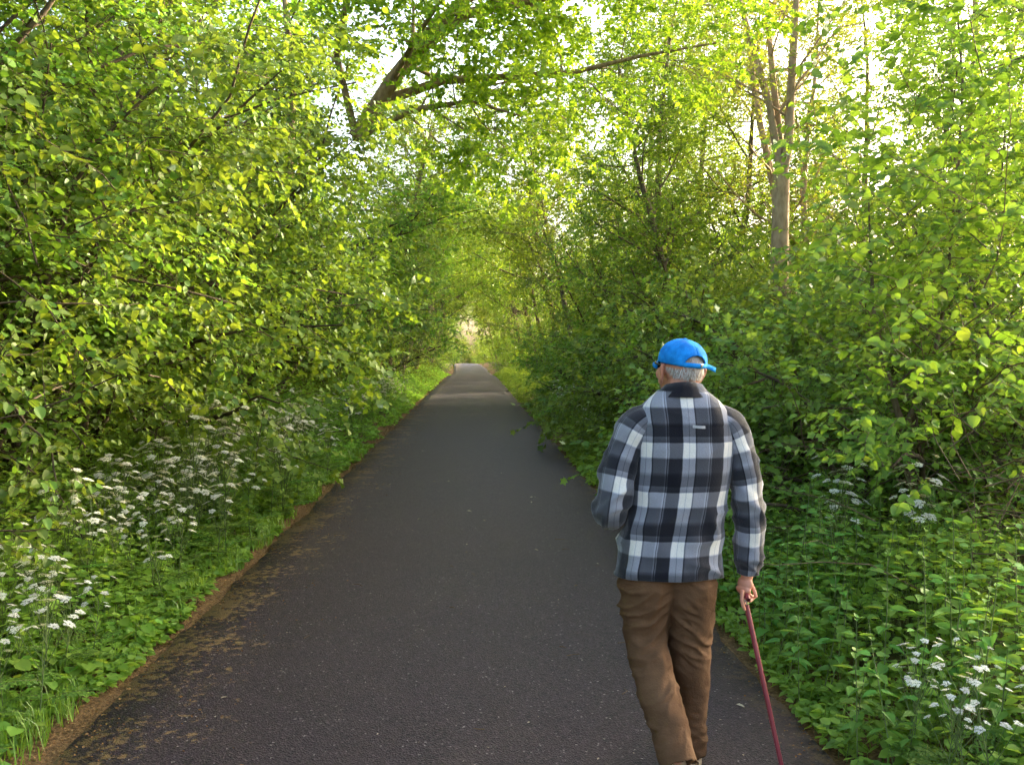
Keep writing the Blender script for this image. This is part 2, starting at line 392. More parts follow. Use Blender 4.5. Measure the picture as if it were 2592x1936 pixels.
def hazel_kit(seed, stems=9, H=5.2, spread=0.5, nl=11, size=0.052, wood='darkbark', lmat='hazel', tpl=LEAF_OVATE, dens=1.0, Lb=1.25, t0=0.08, width=1.25, twig_wood=True, nt=10):
    rng = random.Random(seed); L = []
    for i in range(stems):
        a = i * 2.4 + rng.uniform(-0.4, 0.4); sp = spread * rng.uniform(0.3, 1.25)
        d = Vector((math.cos(a) * sp, math.sin(a) * sp, 1))
        p = (0.25 * math.cos(a), 0.25 * math.sin(a), -0.1)
        pts = limb(rng, p, d, H * rng.uniform(0.75, 1.15), 11, 0.14, -0.045 - 0.025 * sp)
        L.append((pts, 0.035 * rng.uniform(0.7, 1.3), 0.006, 0))
    spec = [dict(n=int(20 * dens), t0=t0, ang=(45, 85), L=Lb, seg=6, wig=0.17, trop=-0.02, fall=0.45, rr=0.45, flat=0.6),
            dict(n=nt, t0=0.12, ang=(35, 70), L=0.46, seg=3, wig=0.14, trop=-0.02, fall=0.35, rr=0.5, flat=0.5)]
    return build_plant(seed + 1, L, spec, 'hazel', tpl, M[wood], M[lmat], nl, size, droop=0.22, tilt=0.5, name='hazel', width=width, twig_wood=twig_wood)

def tree_kit(seed, H=9.0, clear=1.6, r=0.13, nb=25, Lb=2.9, nl=11, size=0.066, lmat='maple', tpl=LEAF_SMALL, wood='bark', lean=(0, 0), trop=0.03, dens2=10, dens3=9, width=1.2, fall=0.62):
    rng = random.Random(seed)
    trunk = limb(rng, (0, 0, -0.15), (lean[0], lean[1], 1), H, 12, 0.05, 0.06)
    spec = [dict(n=nb, t0=clear / H, ang=(45, 80), L=Lb, seg=6, wig=0.12, trop=trop, fall=fall, rr=0.42),
            dict(n=dens2, t0=0.15, ang=(35, 70), L=1.15, seg=4, wig=0.13, trop=0.0, fall=0.4, rr=0.5, flat=0.7),
            dict(n=dens3, t0=0.1, ang=(35, 70), L=0.45, seg=3, wig=0.12, trop=-0.01, fall=0.35, rr=0.5, flat=0.6)]
    return build_plant(seed + 1, [(trunk, r, 0.02, 0)], spec, 'x', tpl, M[wood], M[lmat], nl, size, droop=0.18, name='tree', width=width, twig_wood=False)

def place(kit, name, label, cat, x, y, rz=0.0, sc=1.0, group=None, hero=0, dz=0.0):
    z = ground_z(x, y) + dz
    o = thing(name, label, cat, (x, y, z), rz, sc, group)
    if not hero:
        new_obj('trunk', kit['wood'], parent=o)
        c = new_obj('crown', kit['leaves'], parent=o); c['kind'] = 'stuff'
        return o
    # the leaves that show largest become parts of their own
    mw = Matrix.Translation((x, y, z)) @ Matrix.Rotation(rz, 4, 'Z') @ Matrix.Scale(sc, 4)
    sc_ = []
    clear = lambda q: (q - CAM).length < 2.9 or (q.y < 9 and -1.9 + max(0, q.z - 1.3) * .5 < q.x < 1.75 - max(0, q.z - 1.3) * .35 and q.z < 4.5) # pruned back from where people walk
    tb_ = [t for t in kit['tubes'] if not any(clear(mw @ p) or (t[1][0] > .010 and ((mw @ p) - CAM).length < 6.5 and (mw @ p).z > 2.3) for p in t[0])]
    new_obj('trunk', tubes_mesh(name + '_wood', tb_), kit['wmat'], o)
    keep = [l for l in kit['lv'] if not clear(mw @ l[0])]
    for i, l in enumerate(keep):
        q = mw @ l[0]; d = q - CAM
        if d.y > 0.5 and -0.55 < d.x / d.y < 0.63 and -0.5 < d.z / d.y < 0.42: sc_.append((d.length, i))
    sc_.sort(); pick = set(i for _, i in sc_[:hero])
    rest = [l for i, l in enumerate(keep) if i not in pick]
    me = leaves_mesh(name + '_crown', rest, kit['tpl'], kit['width'])
    c = new_obj('crown', me, kit['lmat'], o); c['kind'] = 'stuff'
    one = leaves_mesh('single_leaf', [(Vector((0, 0, 0)), Vector((0, 1, 0)), Vector((0, 0, 1)), 1.0)], kit['tpl'], kit['width'])
    one.materials.append(kit['lmat'])
    for i in sorted(pick):
        p, f, nn, s = keep[i]
        X = f.cross(nn).normalized(); Z = X.cross(f)
        lo = new_obj('leaf', one, parent=o)
        lo.matrix_local = Matrix(((X.x * s, f.x * s, Z.x * s, p.x), (X.y * s, f.y * s, Z.y * s, p.y), (X.z * s, f.z * s, Z.z * s, p.z), (0, 0, 0, 1)))
    return o

ORD = ['first', 'second', 'third', 'fourth', 'fifth', 'sixth', 'seventh', 'eighth', 'ninth', 'tenth', 'eleventh', 'twelfth']
HZ = [hazel_kit(11), hazel_kit(23, stems=9, H=5.8, spread=0.5, t0=0.22), hazel_kit(37, stems=8, H=5.0, spread=0.65, t0=0.16)]
LOW = [hazel_kit(51, stems=12, H=2.1, spread=0.6, size=0.062, lmat='bramble', tpl=LEAF_MAPLE, nl=7, dens=0.55, Lb=0.8, width=1.0),
       hazel_kit(63, stems=12, H=1.9, spread=0.7, size=0.056, lmat='bramble', tpl=LEAF_OVATE, nl=8, dens=0.6, Lb=0.8)]
TR = [tree_kit(101), tree_kit(113, H=10.5, Lb=3.3, nb=28), tree_kit(127, H=8.0, clear=0.9, Lb=2.8, nb=26, size=0.066)]
ARCH = [tree_kit(161, H=9.6, clear=3.6, nb=26, Lb=3.6, nl=10, size=0.075, lean=(0.34, 0), fall=0.35, trop=0.07), tree_kit(173, H=9.0, clear=3.4, nb=26, Lb=3.4, nl=10, size=0.075, lean=(0.4, 0), fall=0.35, trop=0.07)]
BUSH = [hazel_kit(71, stems=12, H=5.4, spread=0.5, size=0.056, lmat='maple', tpl=LEAF_SMALL, nl=11, dens=0.9, Lb=1.3, t0=0.05, width=1.5, twig_wood=False),
        hazel_kit(83, stems=12, H=4.6, spread=0.6, size=0.056, lmat='maple', tpl=LEAF_SMALL, nl=11, dens=0.85, Lb=1.25, t0=0.05, width=1.5, twig_wood=False)]
ASHT = tree_kit(141, H=11, clear=3.2, nb=16, Lb=2.6, lmat='ash', tpl=LEAF_SMALL, size=0.085, nl=9, width=0.6, wood='ashbark', trop=0.06, dens2=7, dens3=6)
YEW = tree_kit(151, H=6.5, clear=0.5, nb=30, Lb=2.4, lmat='yew', tpl=LEAF_SMALL, size=0.06, nl=12, width=0.55, wood='darkbark', trop=-0.02, dens2=9, dens3=7)

HZU = hazel_kit(97, stems=9, H=6.0, spread=0.42, t0=0.32, nl=11)
HZN = hazel_kit(91, stems=9, H=5.0, spread=0.55, size=0.056, tpl=LEAF_HAZEL, nl=9, width=1.0, dens=0.85)
rng = random.Random(5)
# left hedge of hazels along the verge
LH = [(-4.2, 2.6, 1.0), (-3.8, 4.5, 1.0), (-4.1, 6.2, 1.0), (-4.4, 8.0, 1.0), (-4.5, 9.8, 1.1), (-4.4, 12.0, 1.1), (-4.5, 14.6, 1.15), (-4.6, 17.6, 1.1), (-4.6, 21.0, 1.1), (-4.6, 25.0, 1.1), (-4.6, 29.5, 1.1), (-4.6, 33.5, 1.1)]
for i, (x, y, s) in enumerate(LH):
    place(HZN if i == 1 else HZU if 3 <= i <= 8 else HZ[i % 3], 'hazel_bush', 'arching hazel bush with round pale leaves, %s in the hedge along the left verge' % ORD[i], 'bush', x, y, rng.uniform(0, 6.28), s, 'hazel hedge on the left', hero=(40, 150, 60)[i] if i < 3 else 0)
for i, (x, y, s) in enumerate([(-4.6, 3.5, 0.95), (-4.5, 5.5, 0.95), (-4.6, 7.1, 0.95), (-4.9, 8.9, 1.0), (-5.6, 3.6, 1.1), (-5.4, 5.6, 1.15), (-5.7, 7.4, 1.2), (-5.6, 9.2, 1.15), (-5.9, 11.4, 1.2), (-5.5, 16.2, 1.2), (-5.4, 19.5, 1.2)]):
    place(HZ[(i + 1) % 3], 'hazel_bush', 'taller hazel bush in the second row of the left hedge, %s from the camera' % ORD[i], 'bush', x, y, rng.uniform(0, 6.28), s, 'second row of hazels on the left')
LT = [(-3.7, 32.0, 3, 1.0), (-6.6, 2.5, 0, 1.0), (-7.2, 6.0, 1, 1.0), (-6.4, 9.5, 2, 1.05), (-7.4, 13.0, 1, 1.0), (-6.6, 17.5, 0, 1.1), (-6.9, 27.0, 1, 1.0), (-6.6, 33.0, 0, 1.1)]
for i, (x, y, k, s) in enumerate(LT):
    place((TR + ARCH)[k], 'maple_tree', 'arching tree at the near mouth of the tunnel on the left' if k == 3 else 'leafy green tree standing behind the left hazel hedge, %s from the camera' % ORD[i - 1], 'tree', x, y, 0.0 if k > 2 else rng.uniform(0, 6.28), s, 'trees behind the left hedge')
place(YEW, 'yew_tree', 'dark green yew among the brighter bushes left of the path', 'tree', -3.05, 33.5, 0.4, 1.05)
place(YEW, 'yew_tree', 'dark evergreen set back in the gloom under the left hazels', 'tree', -5.9, 11.0, 2.4, 0.8)

# right low thicket
RB = [(3.25, 6.9, 0, 0.9), (4.1, 7.6, 1, 1.15), (3.15, 8.6, 0, 0.9), (3.7, 10.0, 0, 1.3), (3.25, 10.9, 1, 0.95), (4.7, 11.6, 1, 1.5), (3.4, 13.4, 0, 1.0), (3.9, 15.0, 0, 1.5), (3.5, 16.4, 1, 1.05), (3.7, 19.6, 0, 1.15), (3.8, 23.5, 1, 1.3), (3.9, 27.5, 0, 1.35)]
for i, (x, y, k, s) in enumerate(RB):
    place(LOW[k], 'bramble_bush', 'low mounded green bramble bush right of the path, %s from the walking man' % ORD[i], 'bush', x, y, rng.uniform(0, 6.28), s, 'thicket on the right verge')

for i, (x, y, k, s) in enumerate([(5.6, 9.2, 1, 0.85), (5.3, 12.4, 1, 0.48), (4.5, 15.4, 1, 0.62), (6.6, 14.6, 0, 0.8), (4.7, 17.9, 0, 0.85), (4.9, 20.6, 0, 0.95), (6.2, 19.6, 1, 0.95), (4.7, 23.2, 0, 1.0), (4.9, 26.0, 1, 1.1), (4.9, 29.0, 0, 1.1), (4.9, 32.0, 1, 1.15), (7.6, 17.0, 0, 0.9)]):
    place(BUSH[k], 'maple_bush', 'dense fine leaved maple bush backing the right thicket, %s from the camera' % ORD[i], 'bush', x, y, rng.uniform(0, 6.28), s, 'dense bushes behind the right thicket')
for i, (x, y, k, s) in enumerate([(-5.2, 7.9, 0, 1.1), (-5.3, 10.6, 1, 1.2), (-5.2, 13.4, 0, 1.15), (-5.1, 16.0, 1, 1.2), (-5.2, 19.6, 0, 1.1), (-5.2, 23.4, 1, 1.15), (-5.1, 27.4, 0, 1.1), (-5.0, 31.4, 1, 1.15)]):
    place(BUSH[k], 'maple_bush', 'dense fine leaved maple bush inside the left hedge, %s from the camera' % ORD[i], 'bush', x, y, rng.uniform(0, 6.28), s, 'dense bushes in the left hedge')
# right saplings near the camera: thin upright stems, open crowns
def sapling(seed, pts_list, nb=9):
    spec = [dict(n=nb, t0=0.12, ang=(50, 80), L=1.25, seg=5, wig=0.12, trop=0.0, fall=0.45, rr=0.42, flat=0.7),
            dict(n=7, t0=0.15, ang=(35, 65), L=0.48, seg=3, wig=0.12, trop=-0.02, fall=0.35, rr=0.5, flat=0.4)]
    return build_plant(seed, pts_list, spec, 'h', LEAF_HAZEL, M['bark'], M['hazel'], 11, 0.056, droop=0.2, tilt=0.45, name='sapling')
S1 = sapling(201, [([(0, 0, -.1), (.05, .02, .7), (-.02, .0, 1.4), (.06, .05, 2.1), (.0, .0, 2.8), (.09, .1, 3.5), (.03, .1, 4.2), (.12, .1, 4.8)], 0.016, 0.005, 0), ([(.03, .02, .5), (-.12, .1, 1.1), (-.18, .1, 1.7), (-.32, .2, 2.3), (-.3, .2, 2.9)], 0.011, 0.004, 0)], nb=22)
S2 = sapling(211, [([(0, 0, -.1), (-.05, .02, .5), (-.12, .0, .9), (-.22, .05, 1.3), (-.29, .1, 1.7), (-.32, .1, 2.1), (-.34, .1, 2.5)], 0.038, 0.005, 0),
                   ([(-.1, .02, 0.9), (.10, .05, 1.3), (.22, .1, 1.8), (.26, .1, 2.3), (.34, .2, 2.8)], 0.022, 0.005, 0),
                   ([(-.04, .02, .5), (.1, .3, 1.1), (.15, .5, 1.6), (.2, .6, 2.2)], 0.016, 0.005, 0)], nb=16)
S3 = sapling(223, [([(0, 0, -.1), (.1, 0, .9), (.05, .1, 1.9), (.2, .1, 2.9), (.15, .1, 3.9), (.3, .1, 4.9), (.3, .2, 5.8)], 0.024, 0.006, 0),
                   ([(0, 0, .2), (-.2, .1, 1.1), (-.25, .2, 2.1), (-.45, .1, 3.1), (-.4, .2, 4.2)], 0.018, 0.006, 0)], nb=19)
place(S1, 'hazel_sapling', 'slim upright hazel sapling with dark stem close to the right edge', 'sapling', 2.62, 4.7, 0.0, 1.0, hero=100)
place(S2, 'hazel_sapling', 'forked hazel with leaning brown stems right of the walking man', 'sapling', 3.1, 6.3, 0.0, 1.0, hero=40)
place(S3, 'hazel_sapling', 'twin stemmed hazel sapling shading the far right edge', 'sapling', 3.9, 5.6, 0.9, 1.0, hero=40)
place(S3, 'hazel_sapling', 'open crowned hazel sapling behind the forked hazel on the right', 'sapling', 4.6, 8.6, 3.6, 1.0)

# the ash with three upright stems
A = build_plant(301, [([(0, 0, -.2), (.02, 0, 1.5), (-.02, 0, 3.0), (0, 0, 4.55)], 0.175, 0.140, 9),
                      ([(0, 0, 4.5), (-.10, 0, 5.0), (-.20, .05, 5.7), (-.42, .1, 6.5), (-.75, .2, 7.7), (-1.1, .3, 9.0), (-1.3, .4, 10.5)], 0.085, 0.02, 0),
                      ([(0, 0, 4.5), (-.02, .1, 5.3), (-.10, .2, 6.2), (-.18, .3, 7.4), (-.22, .4, 8.6), (-.1, .5, 10.6)], 0.080, 0.02, 0),
                      ([(0, 0, 4.5), (.10, -.05, 5.0), (.12, -.1, 6.0), (.18, -.1, 7.2), (.28, 0, 8.4), (.35, 0, 10.4), (.3, .1, 12)], 0.095, 0.02, 0),
                      ([(.12, 0, 5.9), (.6, .1, 6.5), (1.0, .1, 7.1), (1.5, .2, 7.2)], 0.03, 0.01, 1)],
                [dict(n=9, t0=0.2, ang=(40, 75), L=1.9, seg=5, wig=0.12, trop=0.03, fall=0.45, rr=0.35),
                 dict(n=6, t0=0.2, ang=(35, 65), L=0.9, seg=4, wig=0.12, trop=0.0, fall=0.4, rr=0.5),
                 dict(n=6, t0=0.1, ang=(35, 65), L=0.40, seg=3, wig=0.1, trop=-0.03, fall=0.3, rr=0.5)],
                'ash', LEAF_NARROW, M['ashbark'], M['ash'], 9, 0.085, name='ash')
# the trunk's own end is no leafy twig
place(A, 'ash_tree', 'pale trunked ash forking into three upright stems above the thicket', 'tree', 5.35, 16.0, 0.0, 1.0)
for i, (x, y, s, lab) in enumerate([(6.3, 17.8, 0.95, 'slender ash just right of the forked ash'), (7.1, 19.5, 0.9, 'thin ash behind and right of the forked ash'),
                                    (9.2, 18.0, 1.0, 'ash with a sunlit trunk deep in the right wood'), (10.4, 19.5, 1.05, 'tall pale ash near the right edge of the wood')]):
    place(ASHT, 'ash_tree', lab, 'tree', x, y, rng.uniform(0, 6.28), s, 'ashes in the right wood')
RT = [(3.9, 30.5, 3, 0.95, 'arching maple where bushes give way to the tunnel on the right'), (5.6, 21.5, 1, 0.9, 'tall leafy maple set back between the rounded maple and the light green one'), (6.2, 26.0, 0, 1.15, 'broad maple set back behind the light green maple'), (8.6, 21.0, 1, 0.95, 'tall full crowned tree right of the forked ash'), (3.9, 12.9, 2, 0.30, 'small bushy maple in front of the forked ash'), (4.3, 19.0, 2, 0.95, 'rounded maple left of the forked ash'), (4.8, 23.5, 0, 1.15, 'light green maple further along the right side'),
      (4.6, 28.5, 1, 1.15, 'tall maple leaning over the right bushes at mid distance'), (6.8, 13.5, 0, 0.75, 'maple standing right of the forked ash'), (7.6, 11.0, 2, 0.72, 'bushy maple behind the right saplings'),
      (4.6, 34.0, 1, 0.85, 'maple where the right trees begin to close over the path')]
for x, y, k, s, lab in RT: place((TR + ARCH)[k], 'maple_tree', lab, 'tree', x, y, math.pi if k > 2 else rng.uniform(0, 6.28), s, 'trees right of the path')

# the oak whose limbs cross above the path
O_sp = [dict(n=10, t0=0.25, ang=(35, 80), L=1.6, seg=5, wig=0.20, trop=0.02, fall=0.35, rr=0.40),
        dict(n=8, t0=0.2, ang=(35, 75), L=0.8, seg=4, wig=0.20, trop=-0.03, fall=0.3, rr=0.5),
        dict(n=6, t0=0.3, ang=(30, 70), L=0.26, seg=3, wig=0.15, trop=-0.02, fall=0.2, rr=0.6)]
oak = build_plant(401, [([(0, 0, -.2), (.1, 0, 1.2), (.35, 0, 2.4), (.9, -.1, 3.4), (1.9, -.2, 4.4)], 0.24, 0.17, 9),
                        ([(1.9, -.2, 4.4), (2.4, -.2, 5.2), (2.9, -.3, 5.8), (3.6, -.3, 6.5), (4.3, -.4, 7.4), (4.9, -.4, 8.6)], 0.125, 0.03, 0),
                        ([(2.7, -.25, 5.55), (3.5, -.4, 6.1), (4.4, -.5, 6.25), (5.3, -.6, 6.4), (6.4, -.5, 6.75), (7.6, -.6, 7.0)], 0.08, 0.015, 0),
                        ([(2.2, -.2, 4.9), (3.1, .1, 5.3), (4.0, .2, 5.4), (5.0, .3, 5.5), (6.0, .3, 5.75), (7.2, .4, 6.0)], 0.075, 0.015, 0),
                        ([(1.9, -.2, 4.4), (2.7, -.6, 4.7), (3.5, -.9, 4.75), (4.2, -1.1, 4.5)], 0.06, 0.012, 0),
                        ([(.9, -.1, 3.4), (.9, .4, 5.2), (.7, .8, 7.0), (.9, 1.0, 9.0)], 0.08, 0.02, 0),
                        ([(1.9, -.2, 4.4), (1.7, -.7, 5.4), (2.0, -1.3, 6.3), (2.5, -1.9, 7.2)], 0.06, 0.015, 0),
                        ([(2.4, -.2, 5.2), (2.8, -.9, 5.6), (3.2, -1.6, 5.9), (3.6, -2.3, 6.0)], 0.045, 0.012, 0),
                        ([(3.6, -.3, 6.5), (3.9, -1.0, 6.7), (4.4, -1.7, 6.7), (5.0, -2.2, 6.6)], 0.04, 0.012, 0)],
                  O_sp, 'oak', LEAF_SMALL, M['oakbark'], M['oak'], 10, 0.085, droop=0.1, tilt=0.7, name='oak', twig_wood=False)
place(oak, 'oak_tree', 'leaning oak reaching brown limbs from the left across the path', 'tree', -3.55, 13.4, 0.0, 1.0)

# the green tunnel further on
far = random.Random(77)
kitsF = [ARCH[0], ARCH[1], ARCH[0], ARCH[0], ARCH[1]]
y = 36.0; i = 0
while y < 113:
    for side in (-1, 1):
        x = path_dx(y) + side * (3.3 + far.uniform(-0.2, 0.8)); k = kitsF[far.randrange(5)]
        place(k, 'tunnel_tree', ('%s tree from the near end in the far %s wall of the green tunnel' % (ORD[i], 'left' if side < 0 else 'right')) if i < 9 else 'small looking leafy tree at the dim far end of the %s tunnel wall' % ('left' if side < 0 else 'right'), 'tree', x, y + far.uniform(-1.2, 1.2), (0 if side < 0 else math.pi) + far.uniform(-.5, .5), far.uniform(0.85, 1.15), 'tunnel trees on the %s' % ('left' if side < 0 else 'right'))
        if y < 150:
            place(BUSH[far.randrange(2)], 'tunnel_bush', 'bush at the foot of the far %s tunnel trees' % ('left' if side < 0 else 'right'), 'bush', path_dx(y) + side * (3.9 + far.uniform(0, 0.6)), y + 2.2 + far.uniform(-0.8, 0.8), far.uniform(0, 6.28), far.uniform(0.7, 0.95), 'tunnel bushes on the %s' % ('left' if side < 0 else 'right'))
    y += 4.6; i += 1
for x, y, s in [(-14, 152, 0.9), (-9.5, 156, 0.8), (-5.5, 152, 0.6), (-2.0, 155, 0.55), (1.5, 157, 0.5), (5.5, 153, 0.6), (10, 150, 0.9), (14, 154, 1.0), (-18, 155, 1.1)]:
    place(TR[far.randrange(3)], 'distant_tree', 'sunlit tree closing the far end of the path', 'tree', x, y, far.uniform(0, 6.28), s, 'trees at the end of the path')
for x, y, s in [(1.9, 120, .7), (-5.6, 121, .7), (2.0, 127, .8), (-6.6, 128, .8), (-4.6, 138, 1.0), (-2.3, 136, 1.05), (0.0, 137, 1.15), (2.2, 135, 1.1), (4.2, 132, 1.1)]:
    place(BUSH[far.randrange(2)], 'distant_bush', 'bright bush in the opening at the far end of the path', 'bush', x, y, far.uniform(0, 6.28), s, 'bushes at the end of the path')
for j in range(14):  # extra trees added behind the right wall to keep the sun off the tunnel
    place(TR[far.randrange(3)], 'wood_tree', 'extra tree added behind the far right tunnel wall to shade the tunnel', 'tree', 7.4 + far.uniform(0, 1.8), 36 + 4.5 * j + far.uniform(-1, 1), far.uniform(0, 6.28), far.uniform(0.9, 1.15), 'added trees shading the tunnel')
for j in range(14):
    x = 9.8 + 3.0 * (j % 4) + far.uniform(-1.2, 1.2); y = 9 + 7.5 * (j // 4) + far.uniform(-2, 2) + (x - 10) * 0.6
    place(TR[far.randrange(3)] if j % 3 else ASHT, 'wood_tree', 'tree in the wood behind the right thicket', 'tree', x, y, far.uniform(0, 6.28), far.uniform(0.7, 0.95), 'wood on the right')

# ------------------------------------------------------------------ verge plants
def mass(name, label, cat, leaves, tubes, tpl, lmat, width=1.0):
    me = leaves_mesh(name, leaves, tpl, width); me.materials.append(lmat)
    o = new_obj(name, me); tag(o, label, cat, kind='stuff')
    if tubes:
        tm = tubes_mesh(name + '_stems', tubes); s = new_obj('stem', tm, M['stem'], o); s['kind'] = 'stuff'
    return o

def herbs(seed, n, xf, y0, y1, hf, size, pairs=(3, 6), ypow=1.0):
    r2 = random.Random(seed); leaves, tubes = [], []
    for i in range(n):
        y = y0 + (y1 - y0) * (r2.random() ** ypow); x = xf(y, r2.random()); h = hf(x - path_dx(y), y) * r2.uniform(0.45, 1.15)
        if h < 0.015: continue
        g = Vector((x, y, ground_z(x, y))); top = g + Vector((r2.gauss(0, .14), r2.gauss(0, .14), 1)) * h
        tubes.append(([g - Vector((0, 0, .01)), g.lerp(top, .5) + rvec(r2) * h * .03, top], [0.0025, 0.002, 0.0012], 3))
        a = r2.uniform(0, 6.28)
        for k in range(r2.randint(*pairs)):
            t = 1 - 0.75 * (k / pairs[1]) * r2.uniform(.6, 1.2); p = g.lerp(top, max(.1, t)); a += 1.6
            for sg in (0, math.pi):
                f = Vector((math.cos(a + sg), math.sin(a + sg), r2.uniform(-.35, .45)))
                leaves.append((p + f * size * .25, f, Vector((r2.gauss(0, .35), r2.gauss(0, .35), 1)), size * r2.uniform(.5, 1.3)))
    return leaves, tubes
def patchy(x, y, s=0.8, o=0.0): return noise.noise(Vector((x * s + o, y * s, 4.2 + o)))
def hl(x, y):   # height of the left verge plants
    d = PL - 0.13 - x + 0.26 * patchy(0, y, 1.5)
    return 0.0 if d < 0 else (0.05 + 0.62 * smooth(d / 1.3)) * (1 + 0.5 * patchy(x, y, 1.1))
def hr(x, y):
    d = x - PR - 0.03 + 0.12 * patchy(3, y, 1.7)
    return 0.0 if d < 0 else (0.06 + 0.36 * smooth(d / 0.8)) * (1 + 0.5 * patchy(x, y, 1.1, 5))
xl = lambda y, u: PL + path_dx(y) - 0.08 - 2.3 * u ** 1.25
xr = lambda y, u: PR + path_dx(y) + 0.02 + 1.7 * u ** 1.1
lv, tb = herbs(901, 5100, xl, 1.8, 13, hl, 0.052, ypow=1.25)
mass('ground_cover', 'low leafy green herbs covering the left verge beside the path', 'ground cover', lv, tb, LEAF_OVATE, M['herb'], 1.1)
lv, tb = herbs(902, 3200, xr, 2.2, 13, hr, 0.052, ypow=1.25)
mass('ground_cover', 'leafy green herbs covering the right verge under the nettles', 'ground cover', lv, tb, LEAF_OVATE, M['herb'], 1.1)
lv, tb = herbs(903, 4600, xl, 13, 70, lambda x, y: 1.15 * hl(x, y), 0.085, pairs=(3, 5), ypow=1.3)
mass('ground_cover', 'bright green herbs along the far left verge', 'ground cover', lv, None, LEAF_SMALL, M['herb'], 1.1)
lv, tb = herbs(904, 3600, xr, 13, 70, lambda x, y: 1.15 * hr(x, y), 0.085, pairs=(3, 5), ypow=1.3)
mass('ground_cover', 'bright green herbs along the far right verge', 'ground cover', lv, None, LEAF_SMALL, M['herb'], 1.1)

def grass(seed, n, xf, y0, y1, hh, ypow, name_label):
    r2 = random.Random(seed); vs_ = []; 
    P = []
    for i in range(n):
        y = y0 + (y1 - y0) * r2.random() ** ypow; x = xf(y, r2.random())
        if patchy(x, y, 1.6, 9) < 0.02 and r2.random() < 0.8: continue
        g = Vector((x, y, ground_z(x, y) - 0.005)); h = hh * r2.uniform(.35, 1.2); a = r2.uniform(0, 6.28); b = r2.uniform(.1, .75) * h
        dx, dy = math.cos(a), math.sin(a); wv = Vector((-dy, dx, 0)) * 0.0028 * (1 + y * .05)
        m1 = g + Vector((dx * b * .3, dy * b * .3, h * .6)); tip = g + Vector((dx * b, dy * b, h * (1 - .25 * b / h)))
        P.append((g - wv, g + wv, m1 + wv * .8, m1 - wv * .8, tip))
    A_ = np.array([[tuple(q) for q in p] for p in P]).reshape(-1, 3); k = len(P)
    b = (np.arange(k) * 5)[:, None]
    me = np_mesh('grass', A_, [b + np.array([[0, 1, 2, 3]]), b + np.array([[3, 2, 4]])]); me.materials.append(M['grass'])
    tag(new_obj('grass', me), name_label, 'grass', kind='stuff')
grass(911, 15000, lambda y, u: PL - 0.14 + 0.22 * patchy(0, y, 2.2) - 0.9 * u ** 1.3 + path_dx(y), 1.8, 16, 0.15, 1.4, 'green grass blades fringing the left edge of the path')
grass(912, 7000, lambda y, u: PR + 0.08 + 0.08 * patchy(7, y, 2.2) + 0.5 * u ** 1.4 + path_dx(y), 2.2, 16, 0.13, 1.4, 'grass blades fringing the right edge of the path')

def litter(seed):
    r2 = random.Random(seed); L = []
    for i in range(15000):
        y = 1.8 + 26 * r2.random() ** 1.7; q = r2.random()
        if q < 0.72: x = PL - 0.10 + r2.gauss(0, 0.10)
        elif q < 0.90: x = PL + abs(r2.gauss(0, 0.32))
        else: x = PR + 0.03 + r2.gauss(0, 0.07)
        if PL < x < 0 and patchy(x * 2, y * 2, 1.6, 3) < 0.02: continue
        on = edge_l(y) < x < edge_r(y); t = (x - edge_l(y)) / (edge_r(y) - edge_l(y))
        z = (path_z(y) + 0.03 * (1 - (2 * t - 1) ** 2) + 0.003) if on else max(ground_z(x, y), path_z(y) - 0.02) + 0.003 + 0.008 * r2.random()
        a = r2.uniform(0, 6.28)
        L.append((Vector((x, y, z)), Vector((math.cos(a), math.sin(a), r2.uniform(-.1, .3))), Vector((r2.gauss(0, .3), r2.gauss(0, .3), 1)), r2.uniform(.006, .020) * (1 + y * .03)))
    o = mass('leaf_litter', 'crumbled brown leaf litter strewn along the path edges', 'leaf litter', L, None, LEAF_SMALL, M['litter'], 0.8)
    L = []
    for i in range(300):
        y = 2.0 + 16 * r2.random() ** 1.4; x = r2.uniform(PL, PR); t = (x - PL) / (PR - PL)
        z = path_z(y) + 0.03 * (1 - (2 * t - 1) ** 2) + 0.004; a = r2.uniform(0, 6.28)
        s = r2.uniform(.006, .016) if r2.random() < .9 else r2.uniform(.02, .045)
        L.append((Vector((x, y, z)), Vector((math.cos(a), math.sin(a), .08)), Vector((r2.gauss(0, .1), r2.gauss(0, .1), 1)), s))
    mass('fallen_bits', 'small pale leaf scraps scattered over the dark asphalt', 'leaf litter', L, None, LEAF_OVATE, mat_leaf('pale_scrap', (0.20, 0.16, 0.11), (0.48, 0.43, 0.33), trans=.05, gloss=0), 0.8)
    for i in range(26):
        y = r2.uniform(2.2, 8); x = r2.uniform(PL + .2, PR - .2); t = (x - PL) / (PR - PL); z = path_z(y) + .03 * (1 - (2 * t - 1) ** 2) + .004
        a = r2.uniform(0, 6.28); b = a + r2.uniform(-1.2, 1.2); l = r2.uniform(.02, .045)
        p0 = Vector((x, y, z)); p1 = p0 + Vector((math.cos(a), math.sin(a), .1)) * l; p2 = p1 + Vector((math.cos(b), math.sin(b), -.1)) * l
        TW.append(([p0, p1, p2], [.0022, .002, .001], 4))
TW = []
litter(921)
tag(new_obj('twig_scraps', tubes_mesh('twig_scraps', TW), M['dead']), 'tiny curled catkins and twigs lying on the asphalt', 'twigs', kind='stuff')

